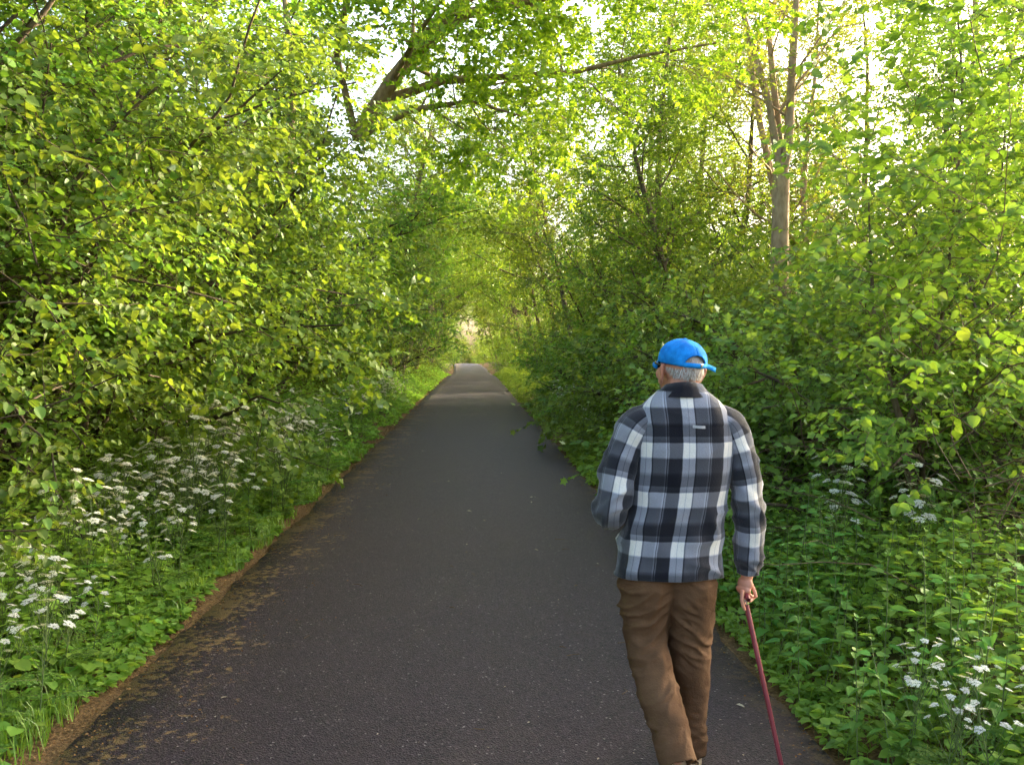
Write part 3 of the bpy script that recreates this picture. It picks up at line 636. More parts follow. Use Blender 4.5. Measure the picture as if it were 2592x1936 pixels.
# dead bramble canes and twigs in the dark under the right saplings
r2 = random.Random(931); DT = []
for i in range(420):
    y = r2.uniform(4.6, 9.5); x = r2.uniform(2.35, 4.6); g = Vector((x, y, ground_z(x, y) + r2.uniform(0, .9)))
    d = Vector((r2.gauss(0, 1), r2.gauss(0, 1), r2.uniform(-.2, 1.2)))
    DT.append((limb(r2, g, d, r2.uniform(.4, 1.4), 5, .16, -.06), [.0045, .004, .0035, .003, .002, .001], 4))
tag(new_obj('dead_twigs', tubes_mesh('dead_twigs', DT), M['dead']), 'tangle of bare brown twigs under the right saplings', 'twigs', kind='stuff')

# nettles
def nettle_proto(seed):
    r2 = random.Random(seed); H = r2.uniform(.62, .85)
    pts = limb(r2, (0, 0, -.02), (r2.gauss(0, .1), r2.gauss(0, .1), 1), H, 6, .04, .05)
    tm = tubes_mesh('nettle_stem', [(pts, [.004, .004, .0035, .003, .003, .002, .0015], 5)])
    lf = []; a = r2.uniform(0, 3)
    for k in range(7):
        t = .32 + .68 * k / 6; p, d = along(pts, min(t, .999)); a += math.pi / 2 + r2.uniform(-.2, .2); s = (.095 - .055 * (k / 6) ** 2.5) * r2.uniform(.85, 1.15)
        for sg in (0, math.pi):
            f = Vector((math.cos(a + sg), math.sin(a + sg), .35 - .5 * (1 - k / 6) + r2.uniform(-.15, .15))).normalized()
            lf.append((p + f * .018, f, Vector((r2.gauss(0, .2), r2.gauss(0, .2), 1)), s))
    return tm, lf
NET = [nettle_proto(s) for s in (941, 942, 943, 944)]
one_nettle = leaves_mesh('nettle_leaf', [(Vector((0, 0, 0)), Vector((0, 1, 0)), Vector((0, 0, 1)), 1.0)], LEAF_NETTLE); one_nettle.materials.append(M['nettle'])
one_round = leaves_mesh('round_leaf', [(Vector((0, 0, 0)), Vector((0, 1, 0)), Vector((0, 0, 1)), 1.0)], LEAF_ROUND); one_round.materials.append(M['herb'])
def leaf_child(parent, me, p, f, nn, s):
    f = f.normalized(); X = f.cross(nn).normalized(); Z = X.cross(f)
    lo = new_obj('leaf', me, parent=parent)
    lo.matrix_local = Matrix(((X.x * s, f.x * s, Z.x * s, p.x), (X.y * s, f.y * s, Z.y * s, p.y), (X.z * s, f.z * s, Z.z * s, p.z), (0, 0, 0, 1)))
r2 = random.Random(951); n = 0
while n < 62:
    y = r2.uniform(3.3, 6.4); x = PR + r2.uniform(0.08, 1.05)
    if x / y > 0.62: continue
    tm, lf = NET[n % 4]
    near = y < 4.7
    row = 'at the tarmac edge' if x < PR + .40 else 'in the middle of the verge' if x < PR + .72 else 'deep in the verge'
    o = thing('nettle', ('stinging nettle in the near patch beside the cane, ' if near else 'stinging nettle along the right verge past the man, ') + row, 'nettle', (x, y, ground_z(x, y)), r2.uniform(0, 6.28), r2.uniform(.8, 1.15) * (1.0 if x > PR + .3 else .8), 'nettles by the cane' if near else 'nettles past the man')
    new_obj('stem', tm, M['stem'], o)
    for l in lf: leaf_child(o, one_nettle, *l)
    n += 1

# garlic mustard and ground ivy: broad round leaves low in the left foreground
r2 = random.Random(955)
for n in range(44):
    y = r2.uniform(3.0, 6.2); x = PL - 0.16 - r2.random() ** 1.3 * 1.0; g = ground_z(x, y); d = PL - x
    o = thing('garlic_mustard', 'round leaved garlic mustard low beside the left path edge' if d < .5 else 'round leaved garlic mustard among the cow parsley on the left', 'wild herb', (x, y, g), r2.uniform(0, 6.28), 1.0, 'garlic mustard at the left path edge' if d < .5 else 'garlic mustard among the cow parsley')
    tb = []; h = (.10 + .30 * smooth(d / 1.0)) * r2.uniform(.7, 1.2)
    for k in range(r2.randint(6, 9)):
        a = k * 2.4 + r2.random(); e = Vector((math.cos(a), math.sin(a), 0)); l = h * r2.uniform(.5, 1.0); q = Vector((0, 0, 0)) + e * l * .55 + Vector((0, 0, l))
        tb.append(([Vector((0, 0, -.01)), Vector((0, 0, l * .6)) + e * l * .12, q], [.0016, .0014, .001], 3))
        leaf_child(o, one_round, q, (e + Vector((0, 0, r2.uniform(-.3, .2)))), Vector((r2.gauss(0, .3), r2.gauss(0, .3), 1)), r2.uniform(.045, .078))
    new_obj('stem', tubes_mesh('mustard_stem', tb), M['stem'], o)

# cow parsley
def parsley_proto(seed):
    r2 = random.Random(seed); H = r2.uniform(.8, 1.05)
    main = limb(r2, (0, 0, -.02), (r2.gauss(0, .08), r2.gauss(0, .08), 1), H * .72, 6, .04, .04)
    tubes = [(main, [.005, .0045, .004, .004, .0035, .003, .003], 5)]; heads = []; fr = []
    for k in range(r2.randint(8, 11)):
        t = .45 + .55 * k / 10; p, d = along(main, min(.999, t)); a = k * 2.4 + r2.random()
        dd = Vector((math.cos(a) * .55, math.sin(a) * .55, 1))
        b = limb(r2, p, dd, H * r2.uniform(.22, .36), 4, .05, .06); tubes.append((b, [.003, .0026, .0023, .002, .0018], 4))
        heads.append((b[-1].copy(), (b[-1] - b[-2]).normalized()))
    for k in range(5):       # ferny leaves
        t = .05 + .5 * k / 5; p, d = along(main, t); a = k * 2.2 + r2.random()
        rach = limb(r2, p, (math.cos(a), math.sin(a), .65), r2.uniform(.22, .34), 5, .04, -.1); tubes.append((rach, [.002] * 6, 3))
        for m in range(5):
            q, dq = along(rach, .3 + .7 * m / 4.001); s = dq.cross(Vector((0, 0, 1))).normalized()
            for sg in (-1, 1):
                sub = (s * sg + dq * .5).normalized(); Ls = .10 * (1.2 - .7 * m / 4)
                for e in range(4):
                    pe = q + sub * Ls * (.2 + .8 * e / 3)
                    for s2 in (-1, 1):
                        fr.append((pe, (sub * .7 + dq * s2 * .7 + rvec(r2) * .15), Vector((r2.gauss(0, .2), r2.gauss(0, .2), 1)), .034 * (1.2 - .5 * e / 3)))
    return tubes_mesh('parsley_stem', tubes), heads, leaves_mesh('parsley_fern', fr, LEAF_NARROW, 1.5)
def umbel_mesh(seed):
    r2 = random.Random(seed); tb_, fl = [], []; n = 11
    for k in range(n):
        rr = .032 * math.sqrt((k + .5) / n); a = k * 2.4
        tip = Vector((math.cos(a) * rr, math.sin(a) * rr, .030 - rr * .22 + r2.uniform(-.002, .002)))
        tb_.append(([Vector((0, 0, 0)), tip * .6, tip], [.0009, .0008, .0007], 3))
        for m in range(9):
            b = m * 2.4 + k; q = .0085 * math.sqrt((m + .5) / 9); c = tip + Vector((math.cos(b) * q, math.sin(b) * q, .003 - q * .3))
            for e in range(2):
                fl.append((c, Vector((math.cos(b + e * 2), math.sin(b + e * 2), .1)), Vector((r2.gauss(0, .3), r2.gauss(0, .3), 1)), .0055))
    return tubes_mesh('umbel_ray', tb_), leaves_mesh('umbel_floret', fl, LEAF_SMALL, 1.5)
UM = [umbel_mesh(s) for s in (961, 962)]
PP = [parsley_proto(s) for s in (971, 972, 973, 974)]
for tm, h, lm in PP: tm.materials.append(M['stem']); lm.materials.append(M['parsley'])
for a, b in UM: a.materials.append(M['stem']); b.materials.append(M['flower'])
def parsley(x, y, sc, rz, k, label, group):
    o = thing('cow_parsley', label, 'cow parsley', (x, y, ground_z(x, y)), rz, sc, group)
    tm, heads, lm = PP[k % 4]
    new_obj('stem', tm, parent=o); f = new_obj('fern_leaves', lm, parent=o); f['kind'] = 'stuff'
    for j, (p, d) in enumerate(heads):
        u, fl = UM[j % 2]
        q = new_obj('umbel', fl, parent=o); q.location = p; q.rotation_euler = d.to_track_quat('Z', 'Y').to_euler(); ssz = 0.85 + 0.4 * ((j * 37 + k * 11) % 10) / 10; q.scale = (ssz * (.72 if x > 0 and y < 4 else 1.0),) * 3
        new_obj('umbel_ray', u, parent=q)
r2 = random.Random(981); cnt = 0
def scatter_parsley(n, xa, xb, ya, yb, sa, sb, label, group):
    global cnt
    for i in range(n):
        y = r2.uniform(ya, yb); x = r2.uniform(xa, xb) + path_dx(y)
        q = abs((x - path_dx(y)) - (xb if xb < 0 else xa)) / (xb - xa)
        parsley(x, y, r2.uniform(sa, sb), r2.uniform(0, 6.28), cnt, label + (', at the path side' if q < .33 else ', mid verge' if q < .67 else ', at the hedge side'), group); cnt += 1
scatter_parsley(20, -2.75, -1.92, 3.6, 5.6, .42, .75, 'cow parsley with small white umbels low in the left foreground', 'cow parsley in the left foreground')
scatter_parsley(20, -2.75, -1.95, 5.7, 7.6, .6, .95, 'cow parsley flowering in front of the second hazel on the left', 'cow parsley by the second hazel')
scatter_parsley(50, -2.9, -1.9, 7.2, 13.5, .8, 1.2, 'cow parsley in the tall white clump crowding the left verge', 'white clump of cow parsley')
scatter_parsley(36, -2.7, -1.95, 13, 30, .8, 1.1, 'cow parsley dotted along the far left verge', 'cow parsley on the far left verge')
scatter_parsley(9, 1.68, 2.05, 2.95, 3.6, .5, .68, 'cow parsley with white heads in the bottom right corner', 'cow parsley in the bottom right corner')
scatter_parsley(6, 2.2, 2.7, 5.2, 6.6, .75, .95, 'cow parsley at the foot of the right saplings', 'cow parsley under the saplings')
scatter_parsley(16, 1.75, 2.4, 9.5, 24, .7, .95, 'cow parsley dotted along the far right verge', 'cow parsley on the far right verge')

# ------------------------------------------------------------------ the walking man
def plaid_mat():
    m, nt, out = mat_new('plaid_fleece')
    p = N(nt, 'ShaderNodeBsdfPrincipled'); p.inputs['Roughness'].default_value = 0.95; p.inputs['Specular IOR Level'].default_value = 0.15
    p.inputs['Sheen Weight'].default_value = 0.25; p.inputs['Sheen Roughness'].default_value = 0.5
    uv = N(nt, 'ShaderNodeUVMap'); uv.uv_map = 'UVMap'
    tc = N(nt, 'ShaderNodeTexCoord')
    wob = N(nt, 'ShaderNodeTexNoise'); wob.inputs['Scale'].default_value = 14; nt.links.new(uv.outputs[0], wob.inputs['Vector'])
    vm = N(nt, 'ShaderNodeVectorMath'); vm.operation = 'SCALE'; vm.inputs['Scale'].default_value = 0.006; nt.links.new(wob.outputs['Color'], vm.inputs[0])
    va = N(nt, 'ShaderNodeVectorMath'); va.operation = 'ADD'; nt.links.new(uv.outputs[0], va.inputs[0]); nt.links.new(vm.outputs[0], va.inputs[1])
    s = N(nt, 'ShaderNodeSeparateXYZ'); nt.links.new(va.outputs[0], s.inputs[0])
    def stripes(val, period, off, stops):
        t = math_n(nt, 'FRACT', math_n(nt, 'ADD', math_n(nt, 'DIVIDE', val, period), off))
        return ramp(nt, t, stops)
    # columns: pale with a fine dark line, dark grey, fine pale line, black, fine pale line
    cv = stripes(s.outputs[0], 0.160, 0.50, [(0.0, 0.04), (0.025, 0.62), (0.05, 0.04), (0.335, 0.04), (0.36, 1.0), (0.49, 1.0), (0.50, 0.6), (0.51, 1.0), (0.64, 1.0), (0.66, 0.03), (0.69, 0.44), (0.95, 0.44), (0.97, 0.62), (0.985, 0.62), (1.0, 0.04)])
    rv = stripes(s.outputs[1], 0.185, 0.0, [(0.0, 0.30), (0.10, 0.40), (0.12, 0.05), (0.30, 0.05), (0.40, 0.44), (0.66, 0.38), (0.70, 0.95), (0.98, 1.0), (1.0, 0.30)])
    av = math_n(nt, 'MULTIPLY', math_n(nt, 'ADD', cv, rv), 0.5)
    v = math_n(nt, 'MULTIPLY', math_n(nt, 'POWER', av, 2.75), 0.62)
    both = ramp(nt, av, [(0.80, 0.0), (0.97, 1.0)])
    tint = mixc(nt, both, (0.92, 0.96, 1.08), (1.0, 0.97, 0.88))
    cmb = N(nt, 'ShaderNodeCombineColor')
    for i in range(3): nt.links.new(math_n(nt, 'ADD', v, (0.0040, 0.0043, 0.0072)[i]), cmb.inputs[i])
    c = mixc(nt, 1.0, cmb.outputs[0], tint, 'MULTIPLY')
    fz = N(nt, 'ShaderNodeTexNoise'); fz.inputs['Scale'].default_value = 260; fz.inputs['Detail'].default_value = 3; nt.links.new(tc.outputs['Object'], fz.inputs['Vector'])
    c = mixc(nt, 0.5, c, mixc(nt, fz.outputs['Fac'], (0.55, 0.55, 0.55), (1.45, 1.45, 1.45)), 'MULTIPLY')
    nt.links.new(c, p.inputs['Base Color'])
    b = N(nt, 'ShaderNodeBump'); b.inputs['Strength'].default_value = 0.35; b.inputs['Distance'].default_value = 0.004
    nt.links.new(fz.outputs['Fac'], b.inputs['Height']); nt.links.new(b.outputs[0], p.inputs['Normal'])
    nt.links.new(p.outputs[0], out.inputs['Surface'])
    return m
M['plaid'] = plaid_mat()
M['cord'] = mat_simple('brown_corduroy', (0.072, 0.037, 0.0170), (0.118, 0.064, 0.032), 5, 0.9, 0.25, 120, spec=0.15)
M['skin'] = mat_simple('skin', (0.48, 0.205, 0.125), (0.60, 0.285, 0.185), 14, 0.5, 0.1, 90)
M['cap'] = mat_simple('blue_cotton', (0.003, 0.140, 0.46), (0.012, 0.265, 0.72), 22, 0.85, 0.25, 220, spec=0.2)
M['hair'] = mat_simple('grey_hair', (0.30, 0.27, 0.23), (0.62, 0.58, 0.52), 60, 0.55)
M['shoe'] = mat_simple('tan_suede', (0.34, 0.22, 0.12), (0.46, 0.32, 0.19), 20, 0.85)
M['sole'] = mat_simple('pale_rubber', (0.42, 0.31, 0.19), None, 20, 0.8)
M['black'] = mat_simple('black_plastic', (0.012, 0.010, 0.010), None, 20, 0.25, spec=0.5)
M['cane'] = mat_simple('maroon_lacquer', (0.150, 0.020, 0.030), (0.20, 0.035, 0.042), 8, 0.28, spec=0.5, stretch=(6, 6, 1))
M['metal'] = mat_simple('bright_metal', (0.80, 0.78, 0.74), None, 20, 0.22, metallic=1.0)
M['lining'] = mat_simple('dark_lining', (0.020, 0.018, 0.022), None, 20, 0.95)

def hermite(vals, n):
    """smooth resampling of a list of equal-length tuples"""
    A_ = np.array(vals, float); m = len(A_); out = []
    for i in range(n):
        f = i / (n - 1) * (m - 1); k = min(int(f), m - 2); u = f - k
        p0, p1 = A_[k], A_[k + 1]; m0 = (A_[k + 1] - A_[max(k - 1, 0)]) / (2 if k > 0 else 1); m1 = (A_[min(k + 2, m - 1)] - A_[k]) / (2 if k + 2 < m else 1)
        out.append((2 * u**3 - 3 * u**2 + 1) * p0 + (u**3 - 2 * u**2 + u) * m0 + (-2 * u**3 + 3 * u**2) * p1 + (u**3 - u**2) * m1)
    return np.array(out)

def loft_z(name, rows, nz_, na, power=2.3, fold=None, vfun=None):
    """horizontal rings: (z, cx, cy, half width, half depth); seam in front, u = arc length from the middle of the back"""
    Rr = hermite(rows, nz_); VS, UV = [], []
    th = np.linspace(math.pi / 2, math.pi / 2 + 2 * math.pi, na + 1)    # front -> left side -> back -> right -> front
    for r in Rr:
        c, s = np.cos(th), np.sin(th); e = 2.0 / power
        x = r[1] + r[3] * np.sign(c) * np.abs(c) ** e; y = r[2] + r[4] * np.sign(s) * np.abs(s) ** e; z = np.full_like(x, r[0])
        P = np.stack([x, y, z], 1)
        seg = np.concatenate([[0], np.cumsum(np.linalg.norm(np.diff(P, axis=0), axis=1))]); u = seg - seg[-1] / 2
        if fold is not None:
            nrm = np.stack([(x - r[1]) / max(r[3], 1e-3) ** 1, (y - r[2]) / max(r[4], 1e-3), 0 * x], 1); nrm /= np.linalg.norm(nrm, axis=1, keepdims=True) + 1e-9
            P = P + nrm * np.array([fold(*q) for q in P])[:, None]
        VS.append(P); UV.append(np.stack([u, np.full_like(u, r[0])], 1))
    VS = np.concatenate(VS); UV = np.concatenate(UV); w_ = na + 1
    i, j = np.meshgrid(np.arange(nz_ - 1), np.arange(na), indexing='ij')
    F = np.stack([i * w_ + j, i * w_ + j + 1, (i + 1) * w_ + j + 1, (i + 1) * w_ + j], -1).reshape(-1, 4)
    return np_mesh(name, VS, F, smooth=True, uvs=UV)

def loft_path(name, rows, nz_, na, ref=(0, 1, 0), fold=None, v0=0.0, flip=1):
    """tube along a curve: (x, y, z, radius across, radius along ref); u around, v along"""
    Rr = hermite(rows, nz_); P = Rr[:, :3]; T = np.gradient(P, axis=0); T /= np.linalg.norm(T, axis=1, keepdims=True)
    B = np.array(ref, float)[None] - T * (T @ np.array(ref, float))[:, None]; B /= np.linalg.norm(B, axis=1, keepdims=True)
    for i in range(1, len(B)):            # carry the frame along
        b = B[i - 1] - T[i] * (B[i - 1] @ T[i]); B[i] = b / np.linalg.norm(b)
    A_ = np.cross(B, T); VS, UV = [], []
    Lc = np.concatenate([[0], np.cumsum(np.linalg.norm(np.diff(P, axis=0), axis=1))])
    th = np.linspace(math.pi / 2, math.pi / 2 + 2 * math.pi, na + 1)
    for k in range(nz_):
        off = np.cos(th)[:, None] * A_[k] * Rr[k, 3] + np.sin(th)[:, None] * B[k] * Rr[k, 4]
        q = P[k] + off
        if fold is not None:
            d = off / (np.linalg.norm(off, axis=1, keepdims=True) + 1e-9); q = q + d * np.array([fold(*v, Lc[k] / Lc[-1]) for v in q])[:, None]
        VS.append(q); u = (th - math.pi * 1.5) * 0.068; UV.append(np.stack([u, np.full_like(u, v0 - Lc[k])], 1))
    VS = np.concatenate(VS); UV = np.concatenate(UV); w_ = na + 1
    i, j = np.meshgrid(np.arange(nz_ - 1), np.arange(na), indexing='ij')
    F = np.stack([i * w_ + j, i * w_ + j + 1, (i + 1) * w_ + j + 1, (i + 1) * w_ + j], -1).reshape(-1, 4)
    return np_mesh(name, VS, F, smooth=True, uvs=UV)

def blob_mesh(name, voxel, prims, smooth_it=6):
    """balls (centre, radii, rotation) and tapered capsules (p, q, r1, r2) grown together into one surface"""
    bm = bmesh.new()
    for pr in prims:
        if pr[0] == 'ball':
            _, c, rad, rot = pr
            mt = Matrix.Translation(c) @ Euler(rot).to_matrix().to_4x4() @ Matrix.Diagonal((*rad, 1))
            bmesh.ops.create_uvsphere(bm, u_segments=28, v_segments=18, radius=1.0, matrix=mt)
        else:
            _, p, q, r1, r2_ = pr; p = Vector(p); q = Vector(q); n = 8
            for i in range(n + 1):
                t = i / n; c = p.lerp(q, t); r = r1 + (r2_ - r1) * t
                bmesh.ops.create_icosphere(bm, subdivisions=2, radius=r, matrix=Matrix.Translation(c))
    me = bpy.data.meshes.new(name); bm.to_mesh(me); bm.free()
    o = bpy.data.objects.new(name, me); col.objects.link(o)
    md = o.modifiers.new('remesh', 'REMESH'); md.mode = 'VOXEL'; md.voxel_size = voxel; md.use_smooth_shade = True
    sm = o.modifiers.new('smooth', 'SMOOTH'); sm.factor = 0.5; sm.iterations = smooth_it
    dg = bpy.context.evaluated_depsgraph_get(); res = bpy.data.meshes.new_from_object(o.evaluated_get(dg))
    bpy.data.objects.remove(o); bpy.data.meshes.remove(me)
    return res

def finger(base, segs, r):
    out = []; p = Vector(base)
    for i, d in enumerate(segs):
        q = p + Vector(d); out.append(('cap', p, q, r * (1 - .1 * i), r * (1 - .1 * (i + 1)))); p = q
    return out

MX, MY = 0.785, 3.50
HC = Vector((0.006, 0.015, 1.560))                    # middle of the head
HR = Matrix.Rotation(R(19), 4, 'Z') @ Matrix.Rotation(R(4), 4, 'Y') @ Matrix.Rotation(R(7), 4, 'X')   # turned left, cap low at the back
def hp(x, y, z): return HC + (HR.to_3x3() @ Vector((x, y, z)))
he = tuple(HR.to_euler())
def hball(c, r, rot=(0, 0, 0)): return ('ball', hp(*c), r, tuple((HR.to_3x3() @ Euler(rot).to_matrix()).to_euler()))

def build_body():
    pr = [hball((0, -.008, .018), (.074, .094, .086)), hball((0, .030, -.050), (.058, .064, .068)), hball((0, .058, -.085), (.034, .036, .030)),
          hball((0, .094, -.022), (.012, .022, .020)), hball((0, .086, -.004), (.009, .014, .026)), hball((0, .078, -.060), (.024, .016, .010)),
          hball((-.030, .074, .022), (.026, .016, .010)), hball((.030, .074, .022), (.026, .016, .010)),
          hball((-.044, .050, -.030), (.026, .034, .028)), hball((.044, .050, -.030), (.026, .034, .028))]
    for s in (-1, 1):      # ears: a rim, a lobe and the bowl
        pr += [hball((s * .083, -.004, -.020), (.010, .021, .036), (0, 0, s * .45)), hball((s * .092, -.018, -.010), (.008, .012, .029), (.2, 0, s * .6)), hball((s * .079, .004, -.052), (.008, .010, .015))]
    pr += [('cap', (0.005, -.012, 1.50), (0, -.03, 1.40), .056, .060)]
    head = blob_mesh('head', 0.0036, pr, 3)
    pr = [('cap', (0.005, -.012, 1.46), (0, -.03, 1.40), .056, .062), ('ball', (0, -.02, 1.32), (.15, .085, .10), (0, 0, 0)), ('ball', (0, 0, 1.15), (.145, .095, .16), (0, 0, 0)), ('ball', (-.03, 0, .92), (.15, .10, .13), (0, 0, 0)),
           ('cap', (-.12, 0, .86), (-.125, .02, .53), .082, .058), ('cap', (-.122, .01, .53), (-.056, -.225, .185), .046, .032), ('cap', (-.052, -.225, .16), (-.048, -.13, .06), .028, .024),
           ('cap', (.07, .0, .86), (.065, .05, .50), .082, .058), ('cap', (.065, .05, .50), (.075, .09, .11), .052, .038), ('cap', (.075, .07, .07), (.08, .25, .05), .036, .030),
           ('cap', (.15, -.02, 1.315), (.262, -.02, 1.09), .042, .038), ('cap', (.262, -.02, 1.09), (.277, .03, .79), .038, .027),
           ('cap', (-.15, -.02, 1.315), (-.262, -.05, 1.05), .042, .038), ('cap', (-.262, -.05, 1.05), (-.19, .20, 1.02), .038, .028)]
    body = blob_mesh('body', 0.009, pr, 2)
    # right hand closed on the cane's handle
    hd = [('cap', (.277, .03, .80), (.276, .032, .752), .026, .025), ('ball', (.270, .034, .722), (.021, .036, .030), (0, .15, 0.5)), ('ball', (.262, .030, .700), (.019, .036, .020), (0, .3, 0.5))]
    for k in range(4):
        b = (.248 + .011 * k, -.002 + .020 * k, .700 + .001 * k); L = (.86, 1.0, 1.05, .95)[k]
        if k == 0: sg = [(-.004, -.008, -.030), (.006, .002, -.024), (.008, .006, -.016)]
        else: sg = [(.006, -.010, -.026 * L), (.018, .004, -.016 * L), (.013, .012, .004)]
        hd += finger(b, sg, .0088)
    hd += finger((.284, .050, .735), [(.014, -.006, -.022), (.010, -.008, -.024), (.003, -.006, -.018)], .0098)
    hand_r = blob_mesh('hand', 0.0026, hd, 3)
    # left hand held in front of the chest, loosely curled
    hl_ = [('cap', (-.19, .20, 1.02), (-.165, .245, 1.022), .027, .025), ('ball', (-.150, .275, 1.026), (.030, .040, .018), (0, 0, -.5))]
    for k in range(4):
        b = (-.168 + .019 * k, .300 + .006 * k - .004 * (k == 3), 1.028); L = (.9, 1.0, .97, .8)[k]
        hl_ += finger(b, [(.010, .026 * L, -.010), (.010, .010, -.022 * L), (.004, -.010, -.014)], .0086)
    hl_ += finger((-.128, .262, 1.03), [(.022, .012, .006), (.016, .018, -.004), (.006, .016, -.008)], .0098)
    hand_l = blob_mesh('hand', 0.0026, hl_, 3)
    bm = bmesh.new()
    for me in (head, body, hand_r, hand_l): bm.from_mesh(me)
    for f in bm.faces: f.smooth = True
    out = bpy.data.meshes.new('person'); bm.to_mesh(out); bm.free()
    for me in (head, body, hand_r, hand_l): bpy.data.meshes.remove(me)
    return out

person = new_obj('person', build_body(), M['skin'], loc=(MX, MY, path_z(MY) + 0.02))
tag(person, 'man seen from behind in plaid jacket, brown trousers and blue cap', 'person')

# --- jacket
def nz3(x, y, z, s, o=0.0): return noise.noise(Vector((x * s + o, y * s, z * s)))
def tfold(x, y, z):
    lo = smooth((1.25 - z) / 0.35)
    f = 0.007 * lo * math.sin(9 * z + 26 * x + 3 * nz3(x, y, z, 6)) * nz3(x, y, z * 0.4, 8, 2) * 2
    rg = max(0, 1 - abs(noise.noise(Vector(((z + .35 * abs(x)) * 9, x * 6, y * 6)))) * 2.4) ** 2
    f += 0.010 * (.3 + lo) * (rg - .3)
    f += 0.006 * nz3(x * 2.2, y * 2.2, z * 0.8, 7, 5) + 0.004 * lo * nz3(x, y, z, 14, 7)
    f += 0.0035 * smooth((z - 1.350) / 0.006)          # yoke seam
    f += 0.008 * smooth((0.83 - z) / 0.05) * (0.3 + nz3(x * 4, y * 4, 0, 3, 1))
    return f
torso = [(.772, -.040, .00, .200, .128), (.80, -.040, .00, .203, .132), (.90, -.030, .0, .198, .134), (1.02, -.012, -.005, .190, .132), (1.14, .002, -.012, .188, .130), (1.25, .008, -.020, .192, .128),
         (1.33, .008, -.026, .194, .120), (1.385, .006, -.030, .176, .106), (1.425, .004, -.032, .146, .092), (1.455, .004, -.032, .112, .080), (1.478, .004, -.030, .084, .072)]
jm = loft_z('jacket', torso, 110, 128, 2.5, tfold)
jacket = new_obj('jacket', jm, M['plaid'], person)
sd_ = jacket.modifiers.new('cloth', 'SOLIDIFY'); sd_.thickness = 0.005; sd_.offset = -1
def sfold(k):
    def f(x, y, z, t):
        e = math.exp(-((t - 0.52) / 0.16) ** 2) + 0.8 * math.exp(-((t - 0.93) / 0.08) ** 2)
        q = z + .5 * x * (1 if k < 2 else -1) + .4 * y
        rg = max(0, 1 - abs(noise.noise(Vector((q * 15, (x - z * .3) * 5, y * 5 + k)))) * 2.4) ** 2
        return 0.013 * (.35 + e) * (rg - .3) + 0.005 * nz3(x, y, z, 12, k) + 0.003 * nz3(x, y, z, 28, k)
    return f
slr = [(0.105, -0.03, 1.385, 0.03, 0.06), (0.15, -0.03, 1.37, 0.054, 0.076), (0.188, -0.03, 1.332, 0.066, 0.082), (0.216, -0.028, 1.265, 0.0614, 0.0744), (0.24, -0.026, 1.19, 0.0623, 0.0725), (0.258, -0.022, 1.1, 0.0595, 0.067), (0.27, -0.01, 1.0, 0.0595, 0.0632), (0.276, 0.008, 0.9, 0.0586, 0.0614), (0.276, 0.022, 0.82, 0.0539, 0.0558), (0.276, 0.028, 0.765, 0.0428, 0.0446)]
sll = [(-0.095, -0.03, 1.385, 0.03, 0.06), (-0.14, -0.03, 1.37, 0.054, 0.076), (-0.18, -0.032, 1.332, 0.068, 0.082), (-0.212, -0.034, 1.265, 0.0651, 0.0744), (-0.24, -0.042, 1.19, 0.067, 0.0744), (-0.258, -0.05, 1.11, 0.0651, 0.0725), (-0.268, -0.046, 1.045, 0.066, 0.0725), (-0.262, 0.0, 1.005, 0.0632, 0.0651), (-0.24, 0.075, 1.0, 0.0558, 0.0539), (-0.212, 0.15, 1.01, 0.0484, 0.0465), (-0.19, 0.205, 1.02, 0.0409, 0.0391)]
for rows, k, v0 in ((slr, 1.0, 1.42), (sll, 4.0, 1.40)):
    s_ = new_obj('sleeve', loft_path('sleeve', rows, 90, 56, (0, 1, 0), sfold(k), v0), M['plaid'], jacket)
    q = s_.modifiers.new('cloth', 'SOLIDIFY'); q.thickness = 0.004; q.offset = -1
# collar: stands up at the back and falls open in front
def collar_mesh():
    VS, UV, F = [], [], []; na, nr = 72, 9
    for r in range(nr):
        for a in range(na + 1):
            t = a / na; th = R(-90) + (t - .5) * R(300); back = math.cos((t - .5) * R(300)) * .5 + .5
            prof = [(0, 0), (.014, .004), (.028, .007), (.040, .007), (.050 + .010 * back, .004), (.051 + .010 * back, .012), (.038, .018), (.020, .021), (.004, .024)][r]
            hgt = prof[0] * (.40 + .60 * back); lean_ = .026 * min(1, prof[0] / .05); o = prof[1] + (.004 * nz3(math.cos(th), math.sin(th), r * .1, 3))
            VS.append((.004 + (.088 - lean_ + o) * math.cos(th), -.028 + (.074 - lean_ * .7 + o) * math.sin(th), 1.452 + hgt + .006 * (1 - back)))
            UV.append(((t - .5) * .13 - .040, 1.333 + prof[0] * .22))
    w_ = na + 1
    for r in range(nr - 1):
        for a in range(na): F.append((r * w_ + a, r * w_ + a + 1, (r + 1) * w_ + a + 1, (r + 1) * w_ + a))
    return np_mesh('collar', np.array(VS), np.array(F), smooth=True, uvs=np.array(UV))
new_obj('collar', collar_mesh(), M['plaid'], jacket)
lp = []
for i in range(9): lp.append(Vector((.012 + .044 * i / 8, -.166 - .006 * math.sin(math.pi * i / 8), 1.352 - .003 * i / 8)))
bm = bmesh.new(); prev = None
for p in lp:
    q = [bm.verts.new(p + Vector((0, dy, dz))) for dy, dz in ((-.001, .005), (-.001, -.005))]
    if prev: bm.faces.new((prev[0], q[0], q[1], prev[1]))
    prev = q
me = bpy.data.meshes.new('hanging_loop'); bm.to_mesh(me); bm.free()
lo = new_obj('hanging_loop', me, mat_simple('loop_tape', (0.28, 0.29, 0.31), (0.4, 0.4, 0.4), 90, .9), jacket); lo.modifiers.new('t', 'SOLIDIFY').thickness = .003

